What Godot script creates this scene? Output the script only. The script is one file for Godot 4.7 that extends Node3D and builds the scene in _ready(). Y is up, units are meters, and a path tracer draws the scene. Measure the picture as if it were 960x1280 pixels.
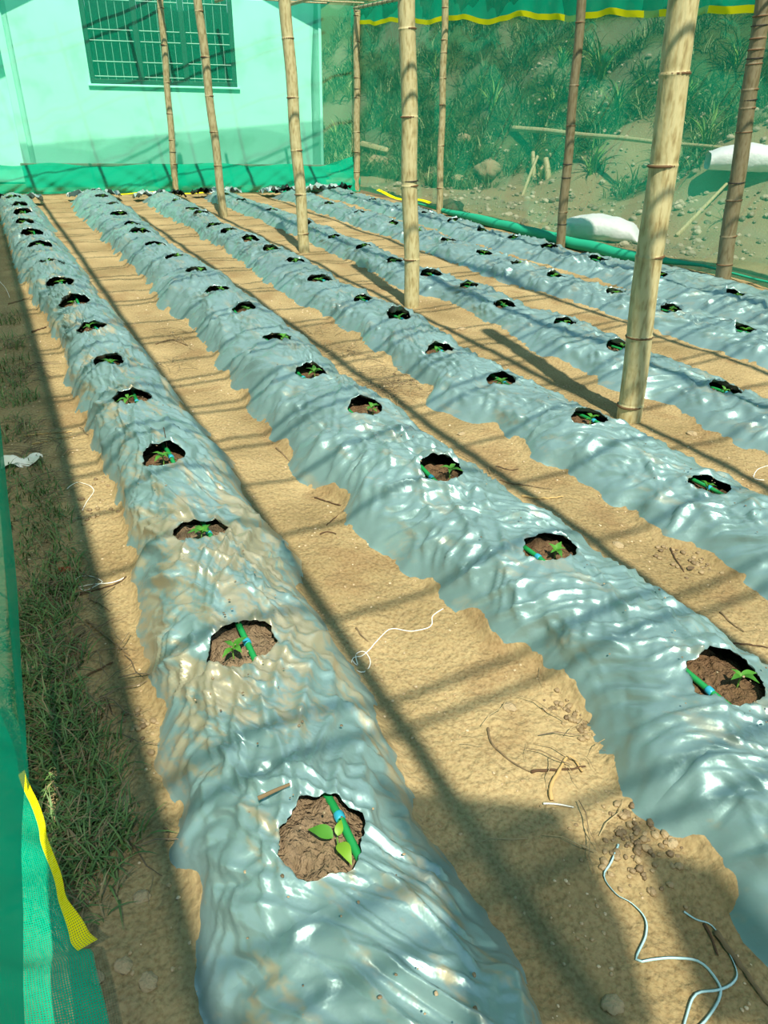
extends Node3D
# Vegetable beds under silver mulch film inside a bamboo and green shade-net house.
# Row coordinates: a = metres across the beds (to the right), s = metres along the beds (away).

const FPX := 899.0
const PITCH := 0.52003
const ROLL := 0.02315
const YAW := 0.47739
const EYE := 1.4
const ROOF := 2.66
# horizontal travel of the sunlight per metre of drop, across and along the beds (towards the sun)
const SUN_A := -0.15
const SUN_S := -0.6

var rng := RandomNumberGenerator.new()
var n_low := FastNoiseLite.new()
var n_mid := FastNoiseLite.new()
var n_fold := FastNoiseLite.new()
var n_crease := FastNoiseLite.new()
var n_cell := FastNoiseLite.new()
var M := {}
var names := {}
var cosy := cos(YAW)
var siny := sin(YAW)

# ------------------------------------------------------------------ bed data
# planting holes (a, s) per bed
# film creases: direction cosine and sine, frequency along and across, height, mask, offset
var LAYERS := [[0.87, 0.49, 1.3, 6.0, 0.018, 0, 0.0], [0.82, -0.57, 1.4, 6.5, 0.018, 1, 40.0], [0.30, 0.95, 1.8, 5.5, -0.012, 2, 80.0], [0.96, 0.26, 2.0, 11.0, 0.011, 2, 120.0], [0.5, -0.86, 2.4, 10.0, 0.009, 3, 160.0], [0.64, 0.77, 4.0, 19.0, 0.0055, 0, 200.0], [0.7, -0.71, 4.0, 21.0, 0.0055, 1, 240.0]]
var HOLES := [
	[0.33,0.18, 0.31,0.82, 0.34,1.45, 0.39,2.04, 0.39,2.59, 0.39,3.28, 0.38,3.89, 0.38,4.55, 0.36,5.25, 0.33,5.9, 0.34,6.65, 0.32,7.57, 0.30,8.27, 0.28,9.11, 0.31,9.82, 0.31,10.57, 0.28,11.43],
	[1.36,0.12, 1.37,0.8, 1.35,1.46, 1.30,2.05, 1.31,2.73, 1.29,3.34, 1.33,3.99, 1.35,4.68, 1.35,5.33, 1.35,5.96, 1.34,6.6, 1.30,7.29, 1.28,7.98, 1.33,8.7, 1.3,9.45, 1.36,10.2, 1.34,11.0, 1.38,11.8],
	[2.26,0.3, 2.26,0.97, 2.26,1.63, 2.22,2.28, 2.20,2.94, 2.18,3.55, 2.27,4.23, 2.26,4.78, 2.23,5.51, 2.30,6.24, 2.30,6.88, 2.28,7.48, 2.23,8.09, 2.21,8.58, 2.24,9.31, 2.26,9.85, 2.28,10.7],
	[3.24,1.1, 3.25,1.75, 3.25,2.4, 3.22,3.15, 3.32,3.79, 3.24,4.39, 3.29,4.96, 3.23,5.47, 3.20,6.07, 3.24,6.84, 3.24,7.56, 3.3,8.6, 3.28,9.7, 3.2,10.8, 3.2,11.6],
	[4.3,1.9, 4.36,2.55, 4.38,3.2, 4.3,3.8, 4.32,4.4, 4.22,5.02, 4.22,5.55, 4.27,6.2, 4.25,6.85, 4.30,7.6, 4.33,8.28, 4.3,9.2, 4.3,10.2],
	[5.1,3.1, 5.1,3.9, 5.12,4.7, 5.1,5.5, 5.1,6.24, 5.11,6.86, 5.06,7.42, 5.16,8.22, 5.17,8.91, 5.16,9.68, 5.15,10.5, 5.15,11.2]]
# film edge towards the grass strip, as (s, a)
var EDGE := [
	[-1.0,0.04, 0.5,0.04, 0.77,0.05, 0.89,0.07, 1.0,0.06, 1.17,0.09, 1.31,0.07, 1.47,0.12, 1.58,0.1, 1.86,0.13, 2.25,0.18, 2.68,0.2, 3.26,0.18, 3.83,0.17, 4.21,0.16, 4.72,0.22, 5.39,0.17, 6.4,0.12, 7.2,0.07, 9.0,0.07, 12.5,0.04],
	[-1.0,1.03, 0.34,1.02, 0.42,1.02, 0.57,1.06, 0.67,1.04, 0.78,1.04, 0.98,1.11, 1.1,1.11, 1.21,1.12, 1.34,1.05, 1.54,1.05, 1.67,1.01, 1.83,1.01, 2.14,0.94, 2.31,0.99, 2.56,0.93, 2.96,0.95, 3.5,0.98, 5.2,1.06, 5.7,0.98, 6.77,1.05, 7.28,1.0, 9.0,1.01, 11.1,0.98, 12.5,1.04],
	[-1.0,1.96, 1.17,2.03, 1.42,2.02, 1.57,1.96, 1.67,1.96, 1.78,2.03, 1.86,2.0, 2.15,2.0, 2.27,1.95, 2.61,1.99, 3.03,1.84, 3.38,2.0, 3.78,1.97, 4.55,2.03, 5.6,1.99, 6.14,1.98, 7.2,2.07, 12.5,2.0],
	[-1.0,2.95, 1.86,2.94, 2.26,2.96, 2.6,3.04, 2.88,2.9, 3.23,2.99, 3.39,2.91, 4.24,3.05, 5.05,3.1, 5.53,2.97, 6.64,3.08, 8.1,3.1, 12.5,2.98],
	[-1.0,4.05, 2.2,4.05, 3.2,4.08, 4.4,4.06, 5.6,3.96, 7.0,4.02, 8.3,4.08, 12.5,4.08],
	[-1.0,4.82, 3.0,4.8, 4.6,4.78, 5.4,4.86, 6.2,4.82, 7.4,4.78, 8.6,4.9, 12.5,4.9]]
var BED_H := [0.185, 0.185, 0.145, 0.115, 0.105, 0.1]
var BED_END := [12.05, 12.3, 12.0, 12.2, 12.1, 12.25]
var BED_START := [-0.55, -0.55, -0.3, 0.4, 1.3, 2.4]

func _ready() -> void:
	rng.seed = 20240611
	# ---------------- camera
	var cam := Camera3D.new()
	cam.name = "camera"
	cam.position = Vector3(0, EYE, 0)
	cam.rotation = Vector3(-PITCH, 0, ROLL)
	cam.fov = rad_to_deg(2.0 * atan(640.0 / FPX))
	cam.near = 0.02
	cam.far = 200.0
	add_child(cam)
	cam.current = true
	# ---------------- sky, exposure
	var env := Environment.new()
	env.background_mode = Environment.BG_SKY
	var sky := Sky.new()
	var sm := ProceduralSkyMaterial.new()
	sm.sky_top_color = Color(0.58, 0.70, 0.82)
	sm.sky_horizon_color = Color(0.86, 0.92, 0.95)
	sm.ground_bottom_color = Color(0.35, 0.32, 0.25)
	sm.ground_horizon_color = Color(0.7, 0.72, 0.68)
	sm.sky_energy_multiplier = 1.15
	sm.sun_angle_max = 8.0
	sky.sky_material = sm
	env.sky = sky
	env.tonemap_mode = Environment.TONE_MAPPER_LINEAR
	env.tonemap_exposure = 1.05
	env.sdfgi_enabled = true
	env.ssao_enabled = true
	env.ssil_enabled = true
	var we := WorldEnvironment.new()
	we.name = "world_environment"
	we.environment = env
	add_child(we)
	# ---------------- sun: high, from behind the camera and a little left
	var sun := DirectionalLight3D.new()
	sun.name = "sun"
	sun.light_color = Color(1.0, 0.95, 0.86)
	sun.light_energy = 3.3
	sun.light_angular_distance = 0.8
	sun.shadow_enabled = true
	sun.sky_mode = DirectionalLight3D.SKY_MODE_LIGHT_ONLY
	add_child(sun)
	sun.look_at_from_position(W(SUN_A, SUN_S, 1.0) * 20.0, Vector3.ZERO)

	setup_noise()
	setup_materials()
	build_ground()
	build_hill()
	build_house()
	build_roof_frame()
	build_nets()
	build_posts()
	build_beds()
	build_hillside_things()
	build_grass()
	build_litter()

# ------------------------------------------------------------------ helpers
func W(a: float, s: float, y: float) -> Vector3:
	return Vector3(a * cosy - s * siny, y, -(a * siny + s * cosy))

func ray(px: float, py: float) -> Vector3:
	var u := (px - 480.0) / FPX
	var v := (640.0 - py) / FPX
	var c := cos(ROLL)
	var s := sin(ROLL)
	var uu := c * u - s * v
	var vv := s * u + c * v
	return Vector3(uu, vv * cos(PITCH) - sin(PITCH), -(cos(PITCH) + vv * sin(PITCH)))

func at_height(px: float, py: float, h: float) -> Vector3:
	var r := ray(px, py)
	return Vector3(0, EYE, 0) + r * ((h - EYE) / r.y)

func to_as(p: Vector3) -> Vector2:
	return Vector2(p.x * cosy - p.z * siny, -p.x * siny - p.z * cosy)

# where the line of sight through a pixel meets the soil
func on_ground(px: float, py: float, lift := 0.0) -> Vector3:
	var p := at_height(px, py, 0.0)
	for i in 4:
		var q := to_as(p)
		p = at_height(px, py, base_h(q.x, q.y) + lift)
	return p

func on_hill(px: float, py: float) -> Vector3:
	var r := ray(px, py)
	var t := 3.0
	while t < 60.0:
		var p := Vector3(0, EYE, 0) + r * t
		var q := to_as(p)
		if p.y < hill_h(q.x, q.y):
			return p
		t += 0.03
	return Vector3(0, EYE, 0) + r * t

func interp(tab: Array, s: float) -> float:
	if s <= tab[0]:
		return tab[1]
	var n := tab.size() / 2
	for i in range(1, n):
		if s <= tab[2 * i]:
			var k: float = (s - tab[2 * i - 2]) / (tab[2 * i] - tab[2 * i - 2])
			k = k * k * (3.0 - 2.0 * k)
			return lerpf(tab[2 * i - 1], tab[2 * i + 1], k)
	return tab[2 * n - 1]

func numbered(called: String) -> String:
	if not names.has(called):
		names[called] = 0
		return called
	names[called] += 1
	return "%s_%03d" % [called, names[called]]

func tag(o: Node, label: String, category: String, group := "", kind := "") -> void:
	if label != "":
		o.set_meta("label", label)
	if category != "":
		o.set_meta("category", category)
	if group != "":
		o.set_meta("group", group)
	if kind != "":
		o.set_meta("kind", kind)

func thing(called: String, label: String, category: String, at := Vector3.ZERO, group := "") -> Node3D:
	var o := Node3D.new()
	o.name = numbered(called)
	add_child(o)
	o.position = at
	tag(o, label, category, group)
	return o

func part(called: String, mesh: Mesh, mat: Material, parent: Node3D, xf := Transform3D()) -> MeshInstance3D:
	var o := MeshInstance3D.new()
	o.name = called if parent != self else numbered(called)
	o.mesh = mesh
	if mat:
		o.material_override = mat
	o.transform = xf
	o.cast_shadow = GeometryInstance3D.SHADOW_CASTING_SETTING_ON
	parent.add_child(o, true)
	return o

func solo(called: String, mesh: Mesh, mat: Material, label: String, category: String, group := "", kind := "", xf := Transform3D()) -> MeshInstance3D:
	var o := part(called, mesh, mat, self, xf)
	tag(o, label, category, group, kind)
	return o

# indexed mesh with smooth normals
func mesh_from(v: PackedVector3Array, idx: PackedInt32Array, col := PackedColorArray(), uv := PackedVector2Array(), normals := PackedVector3Array()) -> ArrayMesh:
	var nn := normals
	if nn.is_empty():
		nn = PackedVector3Array()
		nn.resize(v.size())
		for i in range(0, idx.size(), 3):
			var i0 := idx[i]
			var i1 := idx[i + 1]
			var i2 := idx[i + 2]
			var c := (v[i2] - v[i0]).cross(v[i1] - v[i0])
			nn[i0] += c
			nn[i1] += c
			nn[i2] += c
		for i in nn.size():
			nn[i] = nn[i].normalized() if nn[i].length_squared() > 1e-20 else Vector3.UP
	var arr := []
	arr.resize(Mesh.ARRAY_MAX)
	arr[Mesh.ARRAY_VERTEX] = v
	arr[Mesh.ARRAY_NORMAL] = nn
	arr[Mesh.ARRAY_INDEX] = idx
	if not col.is_empty():
		arr[Mesh.ARRAY_COLOR] = col
	if not uv.is_empty():
		arr[Mesh.ARRAY_TEX_UV] = uv
	var m := ArrayMesh.new()
	m.add_surface_from_arrays(Mesh.PRIMITIVE_TRIANGLES, arr)
	return m

# grid of nu x nv points laid out row by row (u fastest); skip = vertices to leave out
func grid_index(nu: int, nv: int, skip := PackedByteArray()) -> PackedInt32Array:
	var idx := PackedInt32Array()
	var check := not skip.is_empty()
	for j in nv - 1:
		for i in nu - 1:
			var p := j * nu + i
			if check and (skip[p] or skip[p + 1] or skip[p + nu] or skip[p + nu + 1]):
				var ok1 := not (skip[p] or skip[p + nu] or skip[p + 1])
				var ok2 := not (skip[p + 1] or skip[p + nu] or skip[p + nu + 1])
				if ok1:
					idx.append_array([p, p + nu, p + 1])
				if ok2:
					idx.append_array([p + 1, p + nu, p + nu + 1])
				continue
			idx.append_array([p, p + nu, p + 1, p + 1, p + nu, p + nu + 1])
	return idx

# tube along points with radii
func tube(pts: Array, radii: Array, sides := 8, caps := true, squash := 1.0) -> ArrayMesh:
	var v := PackedVector3Array()
	var idx := PackedInt32Array()
	var n := pts.size()
	var ref := Vector3(0.123, 0.917, 0.311).normalized()
	for i in n:
		var d: Vector3 = (pts[mini(i + 1, n - 1)] - pts[maxi(i - 1, 0)]).normalized()
		var x := d.cross(ref)
		if x.length() < 0.1:
			x = d.cross(Vector3.RIGHT)
		x = x.normalized()
		var y := x.cross(d).normalized()
		for k in sides + 1:
			var t := TAU * k / sides
			v.append(pts[i] + (x * cos(t) + y * sin(t) * squash) * radii[i])
	for i in n - 1:
		for k in sides:
			var p := i * (sides + 1) + k
			idx.append_array([p, p + 1, p + sides + 1, p + 1, p + sides + 2, p + sides + 1])
	if caps:
		for e in [0, n - 1]:
			var c := v.size()
			v.append(pts[e])
			for k in sides:
				var p: int = e * (sides + 1) + k
				if e == 0:
					idx.append_array([c, p + 1, p])
				else:
					idx.append_array([c, p, p + 1])
	return mesh_from(v, idx)

func box_mesh(size: Vector3, bevel := 0.0) -> Mesh:
	if bevel <= 0.0:
		var b := BoxMesh.new()
		b.size = size
		return b
	var st := SurfaceTool.new()
	st.begin(Mesh.PRIMITIVE_TRIANGLES)
	st.set_smooth_group(-1)
	var h := size * 0.5
	var pts := {}
	for sx in [-1, 1]:
		for sy in [-1, 1]:
			for sz in [-1, 1]:
				pts[Vector3i(sx, sy, sz)] = [Vector3(sx * h.x, sy * (h.y - bevel), sz * (h.z - bevel)), Vector3(sx * (h.x - bevel), sy * h.y, sz * (h.z - bevel)), Vector3(sx * (h.x - bevel), sy * (h.y - bevel), sz * h.z)]
	var quads := []
	for ax in 3:
		for sg in [-1, 1]:
			var u := (ax + 1) % 3
			var w := (ax + 2) % 3
			var q := []
			for c in [[-1, -1], [1, -1], [1, 1], [-1, 1]]:
				var k := Vector3i()
				k[ax] = sg
				k[u] = c[0]
				k[w] = c[1]
				q.append(pts[k][ax])
			quads.append(q)
	for ax in 3:
		var u := (ax + 1) % 3
		var w := (ax + 2) % 3
		for su in [-1, 1]:
			for sw in [-1, 1]:
				var k1 := Vector3i()
				k1[ax] = -1
				k1[u] = su
				k1[w] = sw
				var k2 := k1
				k2[ax] = 1
				quads.append([pts[k1][u], pts[k2][u], pts[k2][w], pts[k1][w]])
	for q in quads:
		var nrm: Vector3 = (q[1] - q[0]).cross(q[2] - q[0])
		var mid: Vector3 = (q[0] + q[1] + q[2] + q[3]) / 4.0
		var o := [0, 1, 2, 0, 2, 3] if nrm.dot(mid) < 0.0 else [0, 2, 1, 0, 3, 2]
		for i in o:
			st.add_vertex(q[i])
	for k in pts:
		var t: Array = pts[k]
		var nrm: Vector3 = (t[1] - t[0]).cross(t[2] - t[0])
		for i in ([0, 1, 2] if nrm.dot(t[0] + t[1] + t[2]) < 0.0 else [0, 2, 1]):
			st.add_vertex(t[i])
	st.generate_normals()
	return st.commit()

# ------------------------------------------------------------------ noise and materials
func setup_noise() -> void:
	var i := 0
	for n in [n_low, n_mid, n_fold, n_crease, n_cell]:
		n.seed = 11 + i * 7
		n.noise_type = FastNoiseLite.TYPE_SIMPLEX_SMOOTH
		n.fractal_type = FastNoiseLite.FRACTAL_NONE
		n.frequency = 1.0
		i += 1
	n_mid.fractal_type = FastNoiseLite.FRACTAL_FBM
	n_mid.fractal_octaves = 3
	n_cell.noise_type = FastNoiseLite.TYPE_CELLULAR
	n_cell.cellular_return_type = FastNoiseLite.RETURN_DISTANCE2_SUB
	n_cell.cellular_jitter = 1.0

func noise_tex(freq: float, size := 512, seed_ := 1, octaves := 4, normal := false, strength := 4.0, ramp: Array = [], kind := FastNoiseLite.TYPE_SIMPLEX_SMOOTH, fractal := FastNoiseLite.FRACTAL_FBM) -> NoiseTexture2D:
	var f := FastNoiseLite.new()
	f.seed = seed_
	f.noise_type = kind
	f.frequency = freq
	f.fractal_type = fractal
	f.fractal_octaves = octaves
	var t := NoiseTexture2D.new()
	t.width = size
	t.height = size
	t.seamless = true
	t.noise = f
	t.as_normal_map = normal
	t.bump_strength = strength
	if not ramp.is_empty():
		var g := Gradient.new()
		g.offsets = PackedFloat32Array(ramp[0])
		g.colors = PackedColorArray(ramp[1])
		t.color_ramp = g
	return t

func mat(color: Color, rough := 0.8, metal := 0.0) -> StandardMaterial3D:
	var m := StandardMaterial3D.new()
	m.albedo_color = color
	m.roughness = rough
	m.metallic = metal
	m.cull_mode = BaseMaterial3D.CULL_DISABLED
	return m

func triplanar(m: StandardMaterial3D, scale: float, world := true) -> void:
	m.uv1_triplanar = true
	m.uv1_world_triplanar = world
	m.uv1_scale = Vector3.ONE * scale

func net_mat(color: Color, alpha: float, glow := 0.6) -> StandardMaterial3D:
	var m := mat(Color(color.r, color.g, color.b, alpha), 0.9)
	m.transparency = BaseMaterial3D.TRANSPARENCY_ALPHA
	m.backlight_enabled = true
	m.backlight = Color(color.r, color.g, color.b) * glow
	m.metallic_specular = 0.2
	return m

func setup_materials() -> void:
	# dry sandy soil
	var soil := mat(Color(1, 1, 1), 0.96)
	soil.vertex_color_use_as_albedo = true
	soil.albedo_texture = noise_tex(0.05, 1024, 3, 5, false, 4.0, [[0.0, 0.3, 0.5, 0.7, 1.0], [Color(0.74, 0.70, 0.64), Color(0.88, 0.86, 0.83), Color(0.94, 0.93, 0.91), Color(0.98, 0.98, 0.96), Color(1, 1, 1)]])
	soil.heightmap_enabled = true
	soil.heightmap_texture = noise_tex(0.02, 1024, 5, 7)
	soil.heightmap_scale = 0.9
	soil.metallic_specular = 0.2
	triplanar(soil, 1.3)
	M.soil = soil
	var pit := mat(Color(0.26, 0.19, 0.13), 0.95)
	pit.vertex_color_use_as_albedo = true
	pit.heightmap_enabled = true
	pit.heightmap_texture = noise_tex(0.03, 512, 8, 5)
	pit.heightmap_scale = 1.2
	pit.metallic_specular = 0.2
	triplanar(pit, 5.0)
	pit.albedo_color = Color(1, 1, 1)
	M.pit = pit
	# silver mulch film
	var film := mat(Color(1, 1, 1), 0.36, 0.45)
	film.vertex_color_use_as_albedo = true
	film.normal_enabled = true
	film.normal_texture = noise_tex(0.014, 1024, 21, 3, true, 6.0)
	film.normal_scale = 0.35
	film.roughness_texture = noise_tex(0.02, 512, 29, 4, false, 4.0, [[0.0, 1.0], [Color(0.75, 0.75, 0.75), Color(1, 1, 1)]])
	film.roughness = 0.42
	triplanar(film, 2.6)
	M.film = film
	# the film is black on its reverse, which shows where its ends are turned over before the house net
	M.film_back = mat(Color(0.035, 0.037, 0.04), 0.35)
	M.film_tail = mat(Color(0.62, 0.70, 0.70), 0.4, 0.35)
	for k in 3:
		M["clump%d" % k] = mat([Color(0.35, 0.52, 0.18), Color(0.48, 0.60, 0.28), Color(0.28, 0.45, 0.15)][k], 0.6)
	# nets: one green cloth; single sheets are open, folded ones and the unseen shade sheet close up
	var net_green := Color(0.0, 0.57, 0.44)
	M.net_side = net_mat(net_green, 0.64, 0.8)
	M.net_back = net_mat(net_green, 0.46, 0.8)
	M.net_roof = net_mat(net_green, 0.26, 0.8)
	M.shade_sheet = net_mat(net_green, 0.86, 0.8)
	M.net_fold = net_mat(net_green, 0.86, 0.8)
	M.net_near = net_mat(net_green, 0.86, 0.8)
	M.hem = net_mat(Color(0.85, 0.84, 0.03), 0.93, 0.8)
	# woven net with open meshes, for the flap next to the camera
	var im := Image.create(64, 64, false, Image.FORMAT_RGBA8)
	for y in 64:
		for x in 64:
			var tx := absf(fposmod(x + 0.0, 8.0) - 4.0)
			var ty := absf(fposmod(y + 0.0, 8.0) - 4.0)
			var on := tx > 2.0 or ty > 2.6
			im.set_pixel(x, y, Color(1, 1, 1, 1.0 if on else 0.35))
	var weave := ImageTexture.create_from_image(im)
	M.net_weave = net_mat(net_green, 1.0, 0.8)
	M.net_weave.albedo_texture = weave
	M.hem_weave = net_mat(Color(0.85, 0.82, 0.05), 1.0, 0.7)
	M.hem_weave.albedo_texture = weave
	# bamboo
	for k in 3:
		var b := mat([Color(0.72, 0.70, 0.55), Color(0.64, 0.62, 0.49), Color(0.45, 0.43, 0.34)][k], 0.55)
		b.albedo_texture = noise_tex(0.02, 512, 40 + k, 5, false, 4.0, [[0.0, 0.38, 0.52, 1.0], [Color(0.66, 0.60, 0.50), Color(0.90, 0.87, 0.80), Color(0.98, 0.97, 0.94), Color(1, 1, 0.98)]])
		b.uv1_triplanar = true
		b.uv1_scale = Vector3(3.5, 0.8, 3.5)
		b.heightmap_enabled = true
		b.heightmap_texture = noise_tex(0.03, 512, 47, 4)
		b.heightmap_scale = 0.25
		M["bamboo%d" % k] = b
	M.node_ring = mat(Color(0.36, 0.27, 0.16), 0.8)
	M.wire = mat(Color(0.06, 0.06, 0.05), 0.6)
	# plants, pipes, litter
	M.leaf0 = mat(Color(0.22, 0.46, 0.13), 0.5)
	M.leaf1 = mat(Color(0.27, 0.52, 0.16), 0.5)
	M.leaf2 = mat(Color(0.42, 0.60, 0.14), 0.5)
	for k in 3:
		M["leaf%d" % k].backlight_enabled = true
		M["leaf%d" % k].backlight = Color(0.4, 0.6, 0.1)
	M.stem = mat(Color(0.4, 0.58, 0.25), 0.6)
	M.pipe = mat(Color(0.10, 0.52, 0.27), 0.4)
	M.joint = mat(Color(0.16, 0.58, 0.68), 0.4)
	M.white_string = mat(Color(0.88, 0.88, 0.84), 0.7)
	M.strap = mat(Color(0.62, 0.77, 0.79), 0.3)
	M.twig0 = mat(Color(0.30, 0.22, 0.14), 0.9)
	M.twig1 = mat(Color(0.42, 0.36, 0.26), 0.9)
	M.straw = mat(Color(0.68, 0.58, 0.38), 0.85)
	M.dry_leaf = mat(Color(0.36, 0.30, 0.21), 0.9)
	M.rust = mat(Color(0.48, 0.22, 0.1), 0.95)
	M.stone = mat(Color(0.60, 0.54, 0.42), 0.9)
	M.stone.heightmap_enabled = true
	M.stone.heightmap_texture = noise_tex(0.04, 256, 61, 4)
	M.stone.heightmap_scale = 0.6
	triplanar(M.stone, 6.0)
	M.sack = mat(Color(0.90, 0.93, 0.95), 0.55)
	M.sack.heightmap_enabled = true
	M.sack.heightmap_texture = noise_tex(0.03, 256, 63, 4)
	M.sack.heightmap_scale = 0.5
	triplanar(M.sack, 2.0)
	var gm := mat(Color(1, 1, 1), 0.6)
	gm.vertex_color_use_as_albedo = true
	gm.backlight_enabled = true
	gm.backlight = Color(0.5, 0.5, 0.3)
	M.grass = gm
	# house
	var pl := mat(Color(0.66, 0.97, 0.90), 0.9)  # mint, with the green tint of light through the net put in
	pl.albedo_texture = noise_tex(0.006, 512, 71, 5, false, 4.0, [[0.0, 0.4, 1.0], [Color(0.86, 0.87, 0.84), Color(0.97, 0.98, 0.97), Color(1, 1, 1)]])
	triplanar(pl, 0.4)
	M.plaster = pl
	M.plinth = mat(Color(0.36, 0.38, 0.34), 0.95)
	M.ledge = mat(Color(0.55, 0.55, 0.48), 0.95)
	M.frame = mat(Color(0.08, 0.16, 0.14), 0.5)
	M.pane = mat(Color(0.02, 0.05, 0.05), 0.3)
	M.bar = mat(Color(0.55, 0.70, 0.65), 0.5)
	M.roof_sheet = mat(Color(0.45, 0.48, 0.5), 0.5, 0.3)

# ------------------------------------------------------------------ soil
func base_h(a: float, s: float) -> float:
	return 0.085 * smoothstep(5.35, 5.65, a) * smoothstep(6.0, 4.8, s) + 0.016 * n_low.get_noise_2d(a * 1.7, s * 1.3) + 0.008 * n_mid.get_noise_2d(a * 5.0 + 40.0, s * 5.0)

func bed_params(r: int, s: float) -> Array:
	# centre, half width towards the grass, half width away, top height
	var hol: Array = HOLES[r]
	var tab := []
	for i in range(0, hol.size(), 2):
		tab.append(hol[i + 1])
		tab.append(hol[i])
	var c := interp(tab, s)
	var l := c - interp(EDGE[r], s)
	l = maxf(l, 0.17) + 0.012 * n_low.get_noise_2d(s * 5.0, r * 9.0 + 3.0)
	var rt := 0.29 + 0.035 * n_low.get_noise_2d(s * 1.9 + 50.0, r * 7.0)
	if r >= 2:
		rt -= 0.02
	if r == 5:
		rt += 0.24 * smoothstep(6.1, 5.2, s)
	if r == 0:
		rt -= 0.07 * smoothstep(1.0, 0.3, s)
	var h: float = BED_H[r] * (1.0 + 0.14 * n_low.get_noise_2d(s * 1.6, r * 13.0 + 7.0))
	var e: float = smoothstep(BED_END[r] + 0.02, BED_END[r] - 0.3, s) * smoothstep(BED_START[r] - 0.02, BED_START[r] + 0.25, s)
	return [c, l, rt, h * (0.12 + 0.88 * e), e]

func profile(t: float) -> float:
	return maxf(0.0, 1.0 - pow(t, 2.3))

func steps(from: float, to: float, near: float, knee: float) -> PackedFloat32Array:
	var out := PackedFloat32Array()
	var s := from
	while s < to:
		out.append(s)
		s += near * maxf(1.0, s / knee)
	out.append(to)
	return out

func build_ground() -> void:
	var ss := steps(-1.2, 14.2, 0.018, 2.0)
	var na := 440
	var a0 := -1.0
	var a1 := 6.6
	var v := PackedVector3Array()
	var col := PackedColorArray()
	for s in ss:
		var bp := []
		for r in 6:
			bp.append(bed_params(r, s))
		for i in na:
			var a := lerpf(a0, a1, i / (na - 1.0))
			var y := base_h(a, s)
			var clod := 0.0
			for r in 6:
				var b: Array = bp[r]
				var da: float = a - b[0]
				var t: float = absf(da) / (b[1] if da < 0.0 else b[2])
				if t < 1.0 and b[4] > 0.001:
					y += b[3] * profile(t) - 0.06 * smoothstep(1.0, 0.55, t)
				elif t < 1.5:
					clod = maxf(clod, 1.5 - t)
			clod *= smoothstep(-0.15, 0.35, n_low.get_noise_2d(a * 4.0 + 9.0, s * 4.0))
			y += (0.006 + 0.02 * clod) * maxf(0.0, n_mid.get_noise_2d(a * 26.0, s * 26.0))
			var p := W(a, s, y)
			v.append(p)
			var tone := 0.55 + 0.9 * n_mid.get_noise_2d(a * 1.3 + 20.0, s * 1.3)
			var c := Color(0.26, 0.205, 0.108).lerp(Color(0.40, 0.32, 0.178), tone)
			var damp := smoothstep(0.15, 0.55, n_mid.get_noise_2d(a * 2.3 + 71.0, s * 2.3))
			c = c.lerp(Color(0.24, 0.165, 0.085), 0.55 * damp)
			var humus_shade := smoothstep(0.02, -0.12, a + 0.08 * n_mid.get_noise_2d(a * 5.0, s * 5.0))
			c = c.lerp(Color(0.27, 0.225, 0.13), 0.75 * humus_shade)  # darker organic soil, with the shade of this strip put into the colour
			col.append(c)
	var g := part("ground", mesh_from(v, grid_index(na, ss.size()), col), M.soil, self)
	tag(g, "sandy brown soil with shallow furrows between the film covered beds", "ground", "", "structure")
	# ground round about, a little lower than the tilled plot
	v = PackedVector3Array()
	col = PackedColorArray()
	var n := 60
	for j in n:
		for i in n:
			var a := lerpf(-26.0, 7.5, i / (n - 1.0))
			var s := lerpf(-14.0, 34.0, j / (n - 1.0))
			var inside := a > -0.6 and a < 6.2 and s > -0.8 and s < 13.8
			v.append(W(a, s, (-0.25 if inside else -0.03) + 0.02 * n_low.get_noise_2d(a, s)))
			col.append(Color(0.34, 0.28, 0.15).lerp(Color(0.2, 0.24, 0.08), smoothstep(-0.3, 0.4, n_mid.get_noise_2d(a * 0.4, s * 0.4))))
	g = part("ground_surrounding", mesh_from(v, grid_index(n, n), col), M.soil, self)
	tag(g, "bare earth and thin grass around the netted plot", "ground", "", "structure")

func hill_h(a: float, s: float) -> float:
	var foot := 8.2 - 0.10 * maxf(0.0, s - 9.0) + 0.5 * n_low.get_noise_2d(s * 0.35, 4.0)
	var k := maxf(0.0, a - foot)
	var y := 0.95 * k - 0.35 * (1.0 - exp(-k * 1.2))
	y = minf(y, 9.0 + 0.2 * k)
	y += 0.10 * smoothstep(6.2, 7.5, a) * (n_low.get_noise_2d(a * 0.9, s * 0.9) + 0.3)
	y += smoothstep(0.0, 1.5, k) * 0.45 * n_mid.get_noise_2d(a * 0.45 + 5.0, s * 0.45)
	y += 0.05 * n_mid.get_noise_2d(a * 2.0, s * 2.0)
	# sand heap outside the net
	var dx := a - 9.0
	var dz := s - 7.1
	y += 0.75 * exp(-(dx * dx / 1.1 + dz * dz / 1.6))
	return y

func veg_foot(s: float) -> float:
	return 9.2 - 0.4 * maxf(0.0, s - 8.6) + 0.25 * maxf(0.0, s - 14.5)

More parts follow.
